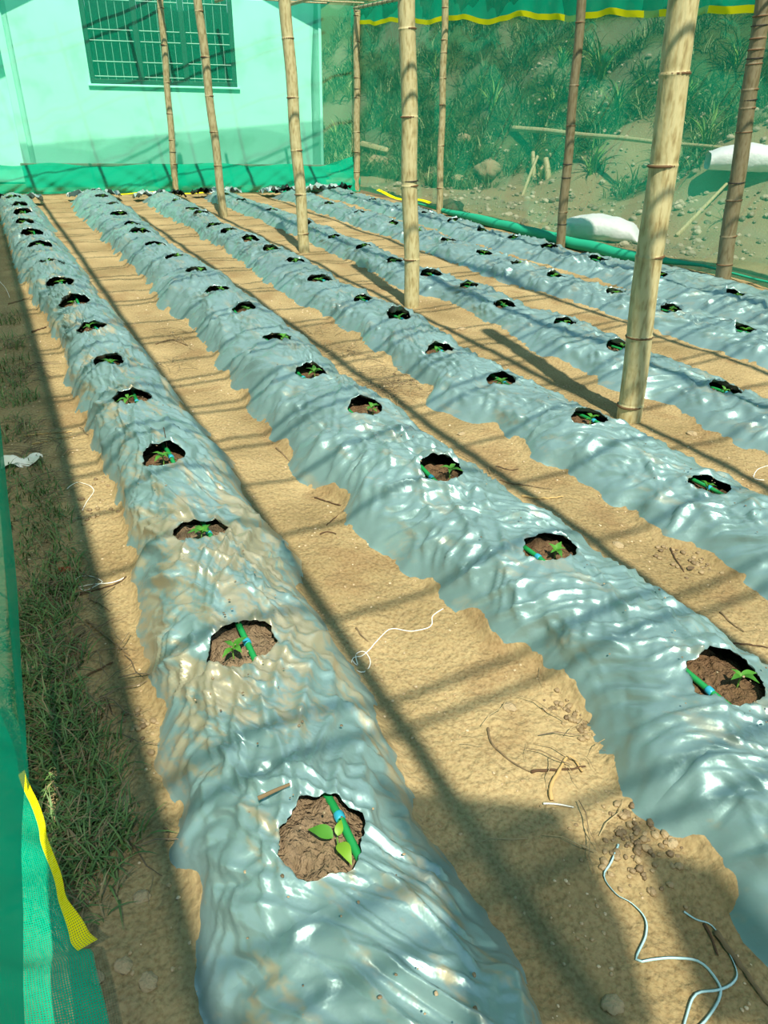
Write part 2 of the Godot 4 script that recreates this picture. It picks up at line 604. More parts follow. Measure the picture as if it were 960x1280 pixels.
func build_hill() -> void:
	var v := PackedVector3Array()
	var col := PackedColorArray()
	var na := 150
	var ns := 190
	for j in ns:
		var s := lerpf(-8.0, 34.0, j / (ns - 1.0))
		for i in na:
			var k := i / (na - 1.0)
			var a := 6.3 + 20.0 * k * (0.35 + 0.65 * k)
			var y := hill_h(a, s)
			if i == 0:
				y -= 0.05
			v.append(W(a, s, y))
			var green := smoothstep(-0.15, 0.3, n_mid.get_noise_2d(a * 0.5 + 3.0, s * 0.5) + (a - veg_foot(s)) * 0.45)
			var c := Color(0.36, 0.31, 0.19).lerp(Color(0.24, 0.2, 0.12), 0.5 + 0.5 * n_mid.get_noise_2d(a * 2.0, s * 2.0))
			c = c.lerp(Color(0.055, 0.09, 0.03), 0.93 * green)
			c = c.lerp(Color(0.24, 0.25, 0.18), 0.5 * smoothstep(0.1, 0.4, n_mid.get_noise_2d(a * 0.6 + 31.0, s * 0.45 + a * 0.3)))
			col.append(c)
	var h := part("hillside", mesh_from(v, grid_index(na, ns), col), M.soil, self)
	tag(h, "sandy hillside with weeds rising beyond the side net", "hillside", "", "structure")

# ------------------------------------------------------------------ house
func build_house() -> void:
	var p0 := Vector3(-6.28, 0.0, -13.532)
	var p1 := Vector3(-1.282, 0.0, -14.654)
	var along := (p1 - p0).normalized()
	var back := along.cross(Vector3.UP).normalized()
	if back.z > 0.0:
		back = -back
	var bas := Basis(along, Vector3.UP, -back)
	var h := thing("house", "white plastered house with gable roof and barred window behind the net", "building", p0)
	h.basis = bas
	var w := 5.15
	var dep := 5.0
	var wl := 1.29
	var wr := 3.68
	var sill := 1.54
	var wt := 2.95
	# front wall around the window opening, then the other walls
	var th := 0.2
	var bits := [[0.0, wl, 0.33, 3.0], [wr, w, 0.33, 3.0], [wl, wr, 0.33, sill], [wl, wr, wt, 3.0]]
	var st := SurfaceTool.new()
	st.begin(Mesh.PRIMITIVE_TRIANGLES)
	for b in bits:
		st.append_from(box_mesh(Vector3(b[1] - b[0], b[3] - b[2], th)), 0, Transform3D(Basis(), Vector3((b[0] + b[1]) * 0.5, (b[2] + b[3]) * 0.5, -th * 0.5)))
	part("front_wall", st.commit(), M.plaster, h)
	# gable over the wall
	st = SurfaceTool.new()
	st.begin(Mesh.PRIMITIVE_TRIANGLES)
	st.set_smooth_group(-1)
	var ga := Vector3(0, 3.0, 0)
	var gb := Vector3(w, 3.0, 0)
	var gc := Vector3(w * 0.5, 4.1, 0)
	var zb := Vector3(0, 0, -th)
	for t in [[ga, gc, gb], [ga + zb, gb + zb, gc + zb]]:
		for q in t:
			st.add_vertex(q)
	st.generate_normals()
	part("gable", st.commit(), M.plaster, h)
	part("side_wall", box_mesh(Vector3(th, 2.67, dep)), M.plaster, h, Transform3D(Basis(), Vector3(th * 0.5, 1.665, -dep * 0.5)))
	part("side_wall", box_mesh(Vector3(th, 2.67, dep)), M.plaster, h, Transform3D(Basis(), Vector3(w - th * 0.5, 1.665, -dep * 0.5)))
	part("rear_wall", box_mesh(Vector3(w, 2.67, th)), M.plaster, h, Transform3D(Basis(), Vector3(w * 0.5, 1.665, -dep)))
	# side extension further back on the far side of the corner
	part("side_room", box_mesh(Vector3(3.2, 2.9, 2.6), 0.01), M.plaster, h, Transform3D(Basis(), Vector3(-1.62, 1.45, -1.75)))
	part("plinth", box_mesh(Vector3(w + 0.06, 0.5, dep + 0.06), 0.01), M.plinth, h, Transform3D(Basis(), Vector3(w * 0.5, 0.05, -dep * 0.5 + 0.03)))
	var led := box_mesh(Vector3(w + 0.1, 0.045, 0.06), 0.008)
	part("ledge", led, M.ledge, h, Transform3D(Basis(), Vector3(w * 0.5, 0.325, 0.03)))
	part("corner_strip", box_mesh(Vector3(0.05, 2.67, 0.03), 0.008), M.plaster, h, Transform3D(Basis(), Vector3(w - 0.03, 1.665, 0.01)))
	part("corner_strip", box_mesh(Vector3(0.12, 2.67, 0.03), 0.008), M.plaster, h, Transform3D(Basis(), Vector3(0.06, 1.665, 0.01)))
	# roof sheets with overhang
	for sd in [-1.0, 1.0]:
		var l := sqrt(pow(w * 0.5 + 0.35, 2.0) + pow(1.25, 2.0))
		var ang := atan2(1.25, w * 0.5 + 0.35)
		var xf := Transform3D(Basis(Vector3.BACK, -sd * ang), Vector3(w * 0.5 + sd * (w * 0.25 + 0.17), 3.56, -dep * 0.5 + 0.05))
		part("roof_sheet", box_mesh(Vector3(l, 0.04, dep + 0.75), 0.005), M.roof_sheet, h, xf)
	# window
	var win := Node3D.new()
	win.name = "window"
	h.add_child(win)
	win.position = Vector3(wl, sill, -0.07)
	var ww := wr - wl
	var wh := wt - sill
	part("frame", box_mesh(Vector3(ww, 0.07, 0.08), 0.006), M.frame, win, Transform3D(Basis(), Vector3(ww * 0.5, 0.035, 0)))
	part("frame", box_mesh(Vector3(ww, 0.07, 0.08), 0.006), M.frame, win, Transform3D(Basis(), Vector3(ww * 0.5, wh - 0.035, 0)))
	for x in [0.04, 0.82, 1.56, ww - 0.04]:
		var bw := 0.09 if x > 0.1 and x < ww - 0.1 else 0.07
		part("frame", box_mesh(Vector3(bw, wh - 0.14, 0.08), 0.006), M.frame, win, Transform3D(Basis(), Vector3(x, wh * 0.5, 0)))
	part("sill", box_mesh(Vector3(ww + 0.08, 0.03, 0.1), 0.006), M.plaster, win, Transform3D(Basis(), Vector3(ww * 0.5, -0.02, 0.06)))
	var edges := [[0.08, 0.77], [0.87, 1.51], [1.61, ww - 0.08]]
	var vbar := CylinderMesh.new()
	vbar.top_radius = 0.0045
	vbar.bottom_radius = 0.0045
	vbar.radial_segments = 8
	vbar.rings = 1
	vbar.height = wh - 0.14
	for e in edges:
		var x0: float = e[0]
		var x1: float = e[1]
		part("pane", box_mesh(Vector3(x1 - x0, wh - 0.14, 0.006)), M.pane, win, Transform3D(Basis(), Vector3((x0 + x1) * 0.5, wh * 0.5, -0.02)))
		for k in 5:
			part("bar", vbar, M.bar, win, Transform3D(Basis(), Vector3(lerpf(x0, x1, (k + 0.6) / 5.4), wh * 0.5, 0.02)))
		var hb := CylinderMesh.new()
		hb.top_radius = 0.008
		hb.bottom_radius = 0.008
		hb.radial_segments = 8
		hb.rings = 1
		hb.height = x1 - x0
		for y in [0.11, 0.32, 0.61, 0.76, 1.16]:
			part("cross_bar", hb, M.bar, win, Transform3D(Basis(Vector3.BACK, PI / 2), Vector3((x0 + x1) * 0.5, y, 0.03)))

# ------------------------------------------------------------------ bamboo
# lathed culm between two points with swollen nodes at the given fractions
func culm_mesh(p0: Vector3, p1: Vector3, r0: float, r1: float, nodes: Array, sides := 18, bend := 0.0) -> ArrayMesh:
	var len := (p1 - p0).length()
	var ts := [0.0]
	var n := int(len / 0.12) + 2
	for i in range(1, n):
		ts.append(i / float(n))
	for f in nodes:
		for d in [-0.02, -0.009, -0.004, 0.0, 0.005, 0.012, 0.025]:
			ts.append(clampf(f + d / len, 0.0, 1.0))
	ts.append(1.0)
	ts.sort()
	var pts := []
	var rad := []
	var sidew := (p1 - p0).cross(Vector3(0.3, 0.1, 1)).normalized()
	for t in ts:
		var r := lerpf(r0, r1, t)
		var k := 1.0
		for f in nodes:
			var d: float = (t - f) * len
			if absf(d) < 0.03:
				k += 0.055 * exp(-pow(d / 0.007, 2.0)) - 0.03 * exp(-pow((d - 0.012) / 0.008, 2.0))
		pts.append(p0.lerp(p1, t) + sidew * bend * sin(t * PI) + sidew * 0.006 * sin(t * 17.0 + r0 * 400.0))
		rad.append(r * k)
	return tube(pts, rad, sides)

func ring_mesh(r: float, w: float) -> ArrayMesh:
	var pts := [Vector3(0, -w, 0), Vector3(0, -w * 0.5, 0), Vector3(0, w * 0.4, 0), Vector3(0, w, 0)]
	return tube(pts, [r * 1.0, r * 1.07, r * 1.06, r * 0.98], 18, false)

func post(label: String, group: String, base: Vector3, top: Vector3, r0: float, r1: float, nodes_px: Array, mt: Material, ties := []) -> void:
	var t := thing("bamboo_post", label, "post", base, group)
	var d := top - base
	var fr := []
	for y in nodes_px:
		fr.append(frac_at(base, top, y))
	# further nodes above the picture
	var last: float = fr[0]
	while last + 0.13 < 1.0:
		last += 0.13
		fr.append(last)
	var foot := -d.normalized() * 0.12
	var len0 := d.length()
	var len1 := len0 + 0.12
	var fr2 := []
	for f in fr:
		fr2.append((f * len0 + 0.12) / len1)
	part("culm", culm_mesh(foot, d, r0, r1, fr2), mt, t)
	var up := d.normalized()
	var bx := up.cross(Vector3.BACK).normalized()
	var bas := Basis(bx, up, bx.cross(up).normalized())
	for f in fr:
		var r := lerpf(r0, r1, f)
		part("node_ring", ring_mesh(r, 0.006), M.node_ring, t, Transform3D(bas, d * f))
	for y in ties:
		var f := frac_at(base, top, y)
		part("wire_tie", ring_mesh(lerpf(r0, r1, f) * 1.02, 0.004), M.wire, t, Transform3D(bas, d * f))

# fraction along a post that shows at picture height y
func frac_at(p0: Vector3, p1: Vector3, y: float) -> float:
	var lo := 0.0
	var hi := 1.0
	for i in 24:
		var m := (lo + hi) * 0.5
		if pixel(p0.lerp(p1, m)).y > y:
			lo = m
		else:
			hi = m
	return lo

func pixel(p: Vector3) -> Vector2:
	var q := p - Vector3(0, EYE, 0)
	var zc := -q.z * cos(PITCH) - q.y * sin(PITCH)
	var yc := q.y * cos(PITCH) - q.z * sin(PITCH)
	var u := q.x / zc
	var v := yc / zc
	return Vector2(480.0 + FPX * (cos(ROLL) * u + sin(ROLL) * v), 640.0 - FPX * (-sin(ROLL) * u + cos(ROLL) * v))

func build_posts() -> void:
	var g := "bamboo posts of the net house"
	# base x, depth, top x
	var mids := [
		[1.242, 3.454, 1.079, 0.062, 0.058, [92, 207, 320, 420, 506], 0, "thick pale bamboo post at furrow, fifth from house in middle line", []],
		[0.183, 5.726, 0.038, 0.059, 0.056, [36, 146, 232, 324], 0, "bamboo post with peeling brown streaks, fourth from house in middle line", [226]],
		[-0.894, 7.896, -1.019, 0.056, 0.054, [48, 122, 188, 243, 292], 0, "straight pale bamboo post, third from house in middle line", []],
		[-2.235, 10.303, -2.334, 0.052, 0.05, [14, 71, 120, 165, 207], 1, "slanting brown mottled bamboo post, second from house in middle line", [72]],
		[-3.533, 12.798, -3.44, 0.05, 0.046, [10, 56, 103, 142, 175, 205], 1, "thin bamboo post of middle line, right before the net at the house", [57, 190]]]
	for m in mids:
		post(m[7], g, Vector3(m[0], -0.01, -m[1]), Vector3(m[2], ROOF - 0.05, -m[1]), m[3], m[4], m[5], M["bamboo%d" % m[6]], m[8])
	var sides := [
		[3.138, 6.971, 2.841, 0.066, 0.056, [20, 48, 62, 80, 112, 135, 165, 250, 295, 330], 2, "dark bamboo post with many close rings beside the side net", [32, 73, 125, 228]],
		[1.905, 8.495, 1.777, 0.05, 0.044, [28, 107, 157, 265], 2, "slim dark bamboo post beside the net roll and white sack", [205, 222, 280]],
		[0.689, 11.029, 0.617, 0.046, 0.042, [50, 66, 98, 131, 182, 235], 1, "slim bamboo post beside side net, next to the corner post", []],
		[-0.603, 13.648, -0.607, 0.056, 0.052, [52, 97, 122, 165, 190, 215], 1, "bamboo corner post where side net meets the house net", [14, 111]]]
	# the ringed post stands on the raised bank
	var bank := at_height(903, 349, 0.08)
	var aim := ray(955, 0)
	var seen := Vector3(0, EYE, 0) + aim * (bank.z / aim.z)
	sides[0][0] = bank.x
	sides[0][1] = -bank.z
	sides[0][2] = bank.x + (seen.x - bank.x) * (ROOF - 0.08) / (seen.y - 0.08)
	for m in sides:
		var y0 := 0.07 if m == sides[0] else -0.01
		post(m[7], g, Vector3(m[0], y0, -m[1]), Vector3(m[2], ROOF - 0.05, -m[1]), m[3], m[4], m[5], M["bamboo%d" % m[6]], m[8])

func build_roof_frame() -> void:
	var t := thing("roof_frame", "bamboo roof frame of purlins and slats tied over the beds", "frame")
	# purlins along the beds
	for a in [-0.35, 0.27, 1.32, 2.3, 2.8, 3.6, 4.65, 5.66]:
		var r: float = 0.034 if a > 0.0 else 0.03
		if absf(a - 5.66) < 0.01:
			r = 0.03
		var nodes := []
		var k := 0.03
		while k < 1.0:
			nodes.append(k)
			k += 0.028
		var s1 := back_s(a) - 0.12
		part("purlin", culm_mesh(W(a, -2.0, ROOF - 0.04), W(a, s1, ROOF - 0.04), r * 0.8, r * 0.7, nodes, 10, 0.02), M.bamboo1, t)
	# split slats across
	var s := -1.95
	while s < 13.0:
		var j := rng.randf_range(-0.05, 0.05)
		var a1 := 5.68
		var a0 := -0.4
		if back_s(a1) < s + 0.1:
			a1 = (13.58 - s) / 0.205
		if a1 > a0 + 0.5:
			var pts := []
			var rad := []
			for i in 13:
				var f := i / 12.0
				pts.append(W(lerpf(a0, a1, f), s + j + 0.03 * sin(f * 5.0 + s * 3.0), ROOF + 0.005 + 0.01 * sin(f * 20.0)))
				rad.append(0.011)
			part("slat", tube(pts, rad, 8), M.bamboo1, t)
			if rng.randf() < 0.28:
				var pt2 := []
				for p in pts:
					pt2.append(p + (W(0, 0.1, 0.01)))
				part("slat", tube(pt2, rad, 8), M.bamboo2, t)
		s += rng.randf_range(0.42, 0.56)
	# wire ties on the side purlin near the corner
	for k in 9:
		var p := W(5.66, 11.0 + k * 0.16, ROOF - 0.04)
		part("wire_tie", ring_mesh(0.033, 0.006), M.wire, t, Transform3D(Basis(Vector3.UP, YAW) * Basis(Vector3.RIGHT, PI / 2), p))

# ------------------------------------------------------------------ nets
func back_s(a: float) -> float:
	return 13.63 - 0.205 * a

func sheet(nu: int, nv: int, fn: Callable, uvs := Vector2.ONE) -> ArrayMesh:
	var v := PackedVector3Array()
	var uv := PackedVector2Array()
	for j in nv:
		for i in nu:
			var u := i / (nu - 1.0)
			var w := j / (nv - 1.0)
			v.append(fn.call(u, w))
			uv.append(Vector2(u, w) * uvs)
	return mesh_from(v, grid_index(nu, nv), PackedColorArray(), uv)

func build_nets() -> void:
	# roof sheet
	var roof := thing("roof_net", "green shade net stretched over the bamboo roof frame", "net")
	part("sheet", sheet(60, 140, func(u: float, w: float):
		var a: float = lerpf(-0.5, 5.8, u)
		var s1 := back_s(a) - 0.02 + 0.1 * absf(sin(a * 1.9 + 0.4)) * (1.0 if a < 5.0 else 0.3)
		var s: float = lerpf(-2.1, s1, w)
		return W(a, s, ROOF + 0.035 + 0.012 * n_low.get_noise_2d(a * 2.0, s * 2.0) - 0.02 * absf(sin(s * 6.4)))), M.net_roof, roof)
	# valance with yellow hem along the side
	var low := func(s: float) -> float:
		return lerpf(2.05, 2.43, clampf((s - 4.3) / 7.6, -0.6, 1.05)) + 0.045 * absf(sin(s * 2.1 + 0.5)) + 0.02 * n_low.get_noise_2d(s * 2.3, 3.0)
	part("valance", sheet(200, 8, func(u: float, w: float):
		var s: float = lerpf(-2.0, 12.5, u)
		var b: float = low.call(s)
		var wob := 0.03 * w * n_low.get_noise_2d(s * 2.6, 8.0)
		return W(5.82 - 0.05 * w + wob, s, lerpf(ROOF + 0.03, b, w))), M.net_fold, roof)
	part("hem", sheet(200, 3, func(u: float, w: float):
		var s: float = lerpf(-2.0, 12.5, u)
		var b: float = low.call(s)
		var wob := 0.03 * n_low.get_noise_2d(s * 2.6, 8.0)
		return W(5.765 + wob, s, b + 0.004 - 0.055 * w)), M.hem, roof)
	# unseen sheets above the roof, out of view, outlined to darken the near soil
	var st2 := thing("unseen_shade_sheet", "unseen green sheets above the roof, outlined to shade the near soil", "net")
	var poly := [[455, 975], [560, 990], [690, 1005], [740, 1060], [795, 1160], [835, 1295], [545, 1295], [535, 1130], [490, 1045]]
	shade_patch(poly, st2)
	poly = [[800, 1050], [900, 1085], [980, 1180], [1040, 1290], [900, 1290], [860, 1180]]
	shade_patch(poly, st2)
	# right side net
	var side := thing("side_net", "green shade net along the hillside with rolled foot", "net")
	part("sheet", sheet(180, 30, func(u: float, w: float):
		var s: float = lerpf(-2.0, 12.75, u)
		var y: float = lerpf(0.04, ROOF, w)
		var bow := 0.035 * n_low.get_noise_2d(s * 1.1, y * 0.9) + 0.012 * n_low.get_noise_2d(s * 5.0 + y * 2.0, y * 0.8)
		return W(5.79 + bow, s, y)), M.net_side, side)
	var rp := []
	var rr := []
	for i in 60:
		var s := lerpf(-1.0, 10.4, i / 59.0)
		rp.append(W(5.72 + 0.02 * n_low.get_noise_2d(s * 1.4, 1.0), s, 0.055 + 0.075 * smoothstep(6.0, 4.8, s) + 0.012 * n_low.get_noise_2d(s * 2.0, 9.0)))
		rr.append(0.05 * smoothstep(10.6, 8.0, s) * smoothstep(4.6, 6.0, s) + 0.01)
	var rollm := mat(Color(0.0, 0.57, 0.44), 0.85)
	part("rolled_foot", tube(rp, rr, 10), rollm, side)
	part("hem", sheet(30, 2, func(u: float, w: float):
		var s: float = lerpf(9.6, 11.3, u)
		return W(5.62 - 0.05 * w, s, 0.13 + 0.03 * sin(s * 4.0) - 0.02 * w)), M.hem, side)
	# net in front of the house
	var back := thing("house_net", "green shade net hanging in front of the white house", "net")
	part("sheet", sheet(160, 40, func(u: float, w: float):
		var a: float = lerpf(-0.45, 5.8, u)
		var y: float = lerpf(0.34, ROOF + 0.02, w)
		var f := 0.04 * (1.0 - w) * n_low.get_noise_2d(a * 2.2, y * 0.6)
		return W(a, back_s(a) + 0.10 + f, y)), M.net_back, back)
	part("foot_fold", sheet(260, 26, func(u: float, w: float):
		var a: float = lerpf(-0.45, 5.78, u)
		var top := 0.42 + 0.05 * n_low.get_noise_2d(a * 0.8, 2.0) + 0.14 * smoothstep(5.0, 5.78, a)
		var y: float = lerpf(0.015, top, w)
		var belly := 0.22 * sin(PI * clampf(1.0 - w, 0.0, 1.0) * 0.62) * (1.0 - w * 0.3)
		var f := 0.05 * n_fold.get_noise_2d(a * 2.2 + y * 3.2, y * 2.0 + 3.0) + 0.03 * (1.0 - absf(n_fold.get_noise_2d(a * 3.0 - y * 5.0, 5.0)) * 2.0)
		return W(a, back_s(a) + 0.08 - belly + f * (1.0 - w * 0.6), y)), M.net_fold, back)
	part("hem", sheet(80, 3, func(u: float, w: float):
		var a: float = lerpf(1.5, 3.2, u)
		return W(a, back_s(a) - 0.16 - 0.04 * w + 0.02 * sin(a * 9.0), 0.03 + 0.015 * sin(a * 6.0) - 0.012 * w)), M.hem, back)
	# net along the grass strip
	var left := thing("grass_side_net", "bright green net hanging beside the grass strip, hem not touching soil", "net")
	var lo_edge := [-2.0, -0.2, 0.4, -0.205, 0.69, -0.2, 0.92, -0.19, 1.31, -0.162, 1.97, -0.15, 3.05, -0.15, 13.5, -0.16]
	part("sheet", sheet(200, 24, func(u: float, w: float):
		var k: float = u
		var s: float = lerpf(-2.0, 13.4, k * (0.45 + 0.55 * k))
		var a := interp(lo_edge, s)
		var y: float = lerpf(0.25, ROOF, w)
		return W(a - 0.16 * w - 0.05 * sin(w * PI) + 0.006 * w * n_low.get_noise_2d(s * 6.0, y), s, y)), M.net_near, left)
	part("unseen_skirt", sheet(120, 8, func(u: float, w: float):
		var s: float = lerpf(1.26, 13.4, u)
		return W(-0.205 + 0.042 * w + 0.006 * sin(s * 5.0) * (1.0 - w), s, lerpf(-0.01, 0.34, w))), M.net_near, left)  # lower net out of view, set to keep sun off the strip
	# loose flap with yellow selvedge in front of it
	var flap := thing("net_flap", "loose dark green net flap with yellow selvedge on the grass edge", "net")
	var hem := [0.35, -0.10, 0.72, -0.105, 0.84, -0.112, 0.89, -0.128, 0.99, -0.14, 1.14, -0.16, 1.34, -0.19, 1.6, -0.225]
	part("sheet", sheet(90, 24, func(u: float, w: float):
		var s: float = lerpf(0.35, 1.6, u)
		var e := interp(hem, s) - (0.016 if s > 0.86 else 0.0)
		var a: float = lerpf(-0.42, e, w)
		var y := 0.1 + 0.10 * (1.0 - w) + 0.03 * sin(w * 7.0 + s * 6.0) * (1.0 - w) + 0.012 * n_low.get_noise_2d(s * 9.0, w * 2.0)
		return W(a, s, y), Vector2(1.25 / 0.032, 0.3 / 0.032)), M.net_weave, flap)
	part("selvedge", sheet(60, 4, func(u: float, w: float):
		var s: float = lerpf(0.86, 1.31, u)
		var e := interp(hem, s)
		var wid := lerpf(0.034, 0.014, smoothstep(0.0, 0.25, u))
		return W(e - 0.018 + (wid) * w, s, 0.104 + 0.012 * n_low.get_noise_2d(s * 9.0, 2.0) + 0.008 * w), Vector2(0.51 / 0.04, 1.0)), M.hem_weave, flap)

# an unseen sheet above the roof, shaped to shade the given outline on the soil
func shade_patch(poly: Array, parent: Node3D) -> void:
	var pts := PackedVector2Array()
	for p in poly:
		var q := to_as(at_height(p[0], p[1], 0.03))
		pts.append(Vector2(q.x + SUN_A * (ROOF + 0.07), q.y + SUN_S * (ROOF + 0.07)))
	var tri := Geometry2D.triangulate_polygon(pts)
	var v := PackedVector3Array()
	for p in pts:
		v.append(W(p.x, p.y, ROOF + 0.1))
	part("sheet", mesh_from(v, tri), M.shade_sheet, parent)

# ------------------------------------------------------------------ beds: film, pits, pipes, seedlings
func build_beds() -> void:
	var order := ["first", "second", "third", "fourth", "fifth", "sixth"]
	var leaf := leaf_mesh()
	for r in 6:
		build_film(r, "wrinkled silver mulch film over the %s bed from the grass strip" % order[r] if r > 0 else "sand smeared silver mulch film over the first bed beside the grass strip")
		build_pipe(r, "green drip pipe with blue joints under film of the %s bed from grass strip" % order[r])
		var hol: Array = HOLES[r]
		for k in range(0, hol.size(), 2):
			var hs: float = hol[k + 1]
			if hs < BED_START[r] + 0.2 or hs > BED_END[r] - 0.3:
				continue
			build_pit(r, k / 2, hol[k], hs)
			build_seedling(r, k / 2, hol[k], hs, leaf, order[r])

func hole_size(r: int, k: int) -> Array:
	# radius across, radius along, rim lift at the far side
	var h := hash(r * 100 + k * 7 + 5)
	var q := float(h % 1000) / 1000.0
	var q2 := float((h / 1000) % 1000) / 1000.0
	var ra := 0.072 + 0.018 * q
	var rs := 0.062 + 0.016 * q2
	if r == 0 and k == 1:
		return [0.083, 0.086, 0.004]
	if r == 0 and k == 2:
		return [0.092, 0.078, 0.004]
	if r == 0 and k == 3:
		return [0.088, 0.06, 0.006]
	if r == 1 and k == 1:
		return [0.09, 0.085, 0.006]
	if r == 1 and k == 2:
		return [0.09, 0.07, 0.006]
	if r == 2 and k == 2:
		return [0.08, 0.075, 0.006]
	if r == 2 and k == 6:
		return [0.08, 0.075, 0.055]
	if hol_s(r, k) > 5.0:
		ra *= 1.12
		rs *= 1.1
	return [ra, rs, 0.012 + 0.018 * q2]

func hol_s(r: int, k: int) -> float:
	return HOLES[r][2 * k + 1]

func rim(r: int, k: int, ang: float) -> float:
	return 1.0 + 0.13 * n_low.get_noise_2d(cos(ang) * 1.1 + r * 17.0 + k * 5.0, sin(ang) * 1.1) + 0.05 * n_low.get_noise_2d(cos(ang) * 3.5 + k * 11.0, sin(ang) * 3.5 + r * 3.0)

# height of the film without wrinkles
func film_h(bp: Array, a: float, s: float) -> float:
	var da: float = a - bp[0]
	var t: float = absf(da) / (bp[1] if da < 0.0 else bp[2])
	return base_h(a, s) + bp[3] * profile(t) + 0.012

# stations along a bed, closer together at the planting holes
func film_stations(r: int, fine: float, knee: float) -> PackedFloat32Array:
	var raw := steps(BED_START[r], BED_END[r], fine, knee)
	var hol: Array = HOLES[r]
	var out := PackedFloat32Array()
	for s in raw:
		var keep := true
		for k in hol.size() / 2:
			if absf(s - hol[2 * k + 1]) < 0.125:
				keep = false
		if keep:
			out.append(s)
	for k in hol.size() / 2:
		var hs: float = hol[2 * k + 1]
		if hs - 0.125 < BED_START[r] or hs + 0.125 > BED_END[r]:
			continue
		var st: float = minf(fine * maxf(1.0, hs / knee), 0.014)
		var n := int(0.25 / st)
		for i in n + 1:
			out.append(hs - 0.125 + 0.25 * i / n)
	out.sort()
	return out

func tent(n: float, w: float) -> float:
	return maxf(0.0, 1.0 - absf(n) / w)

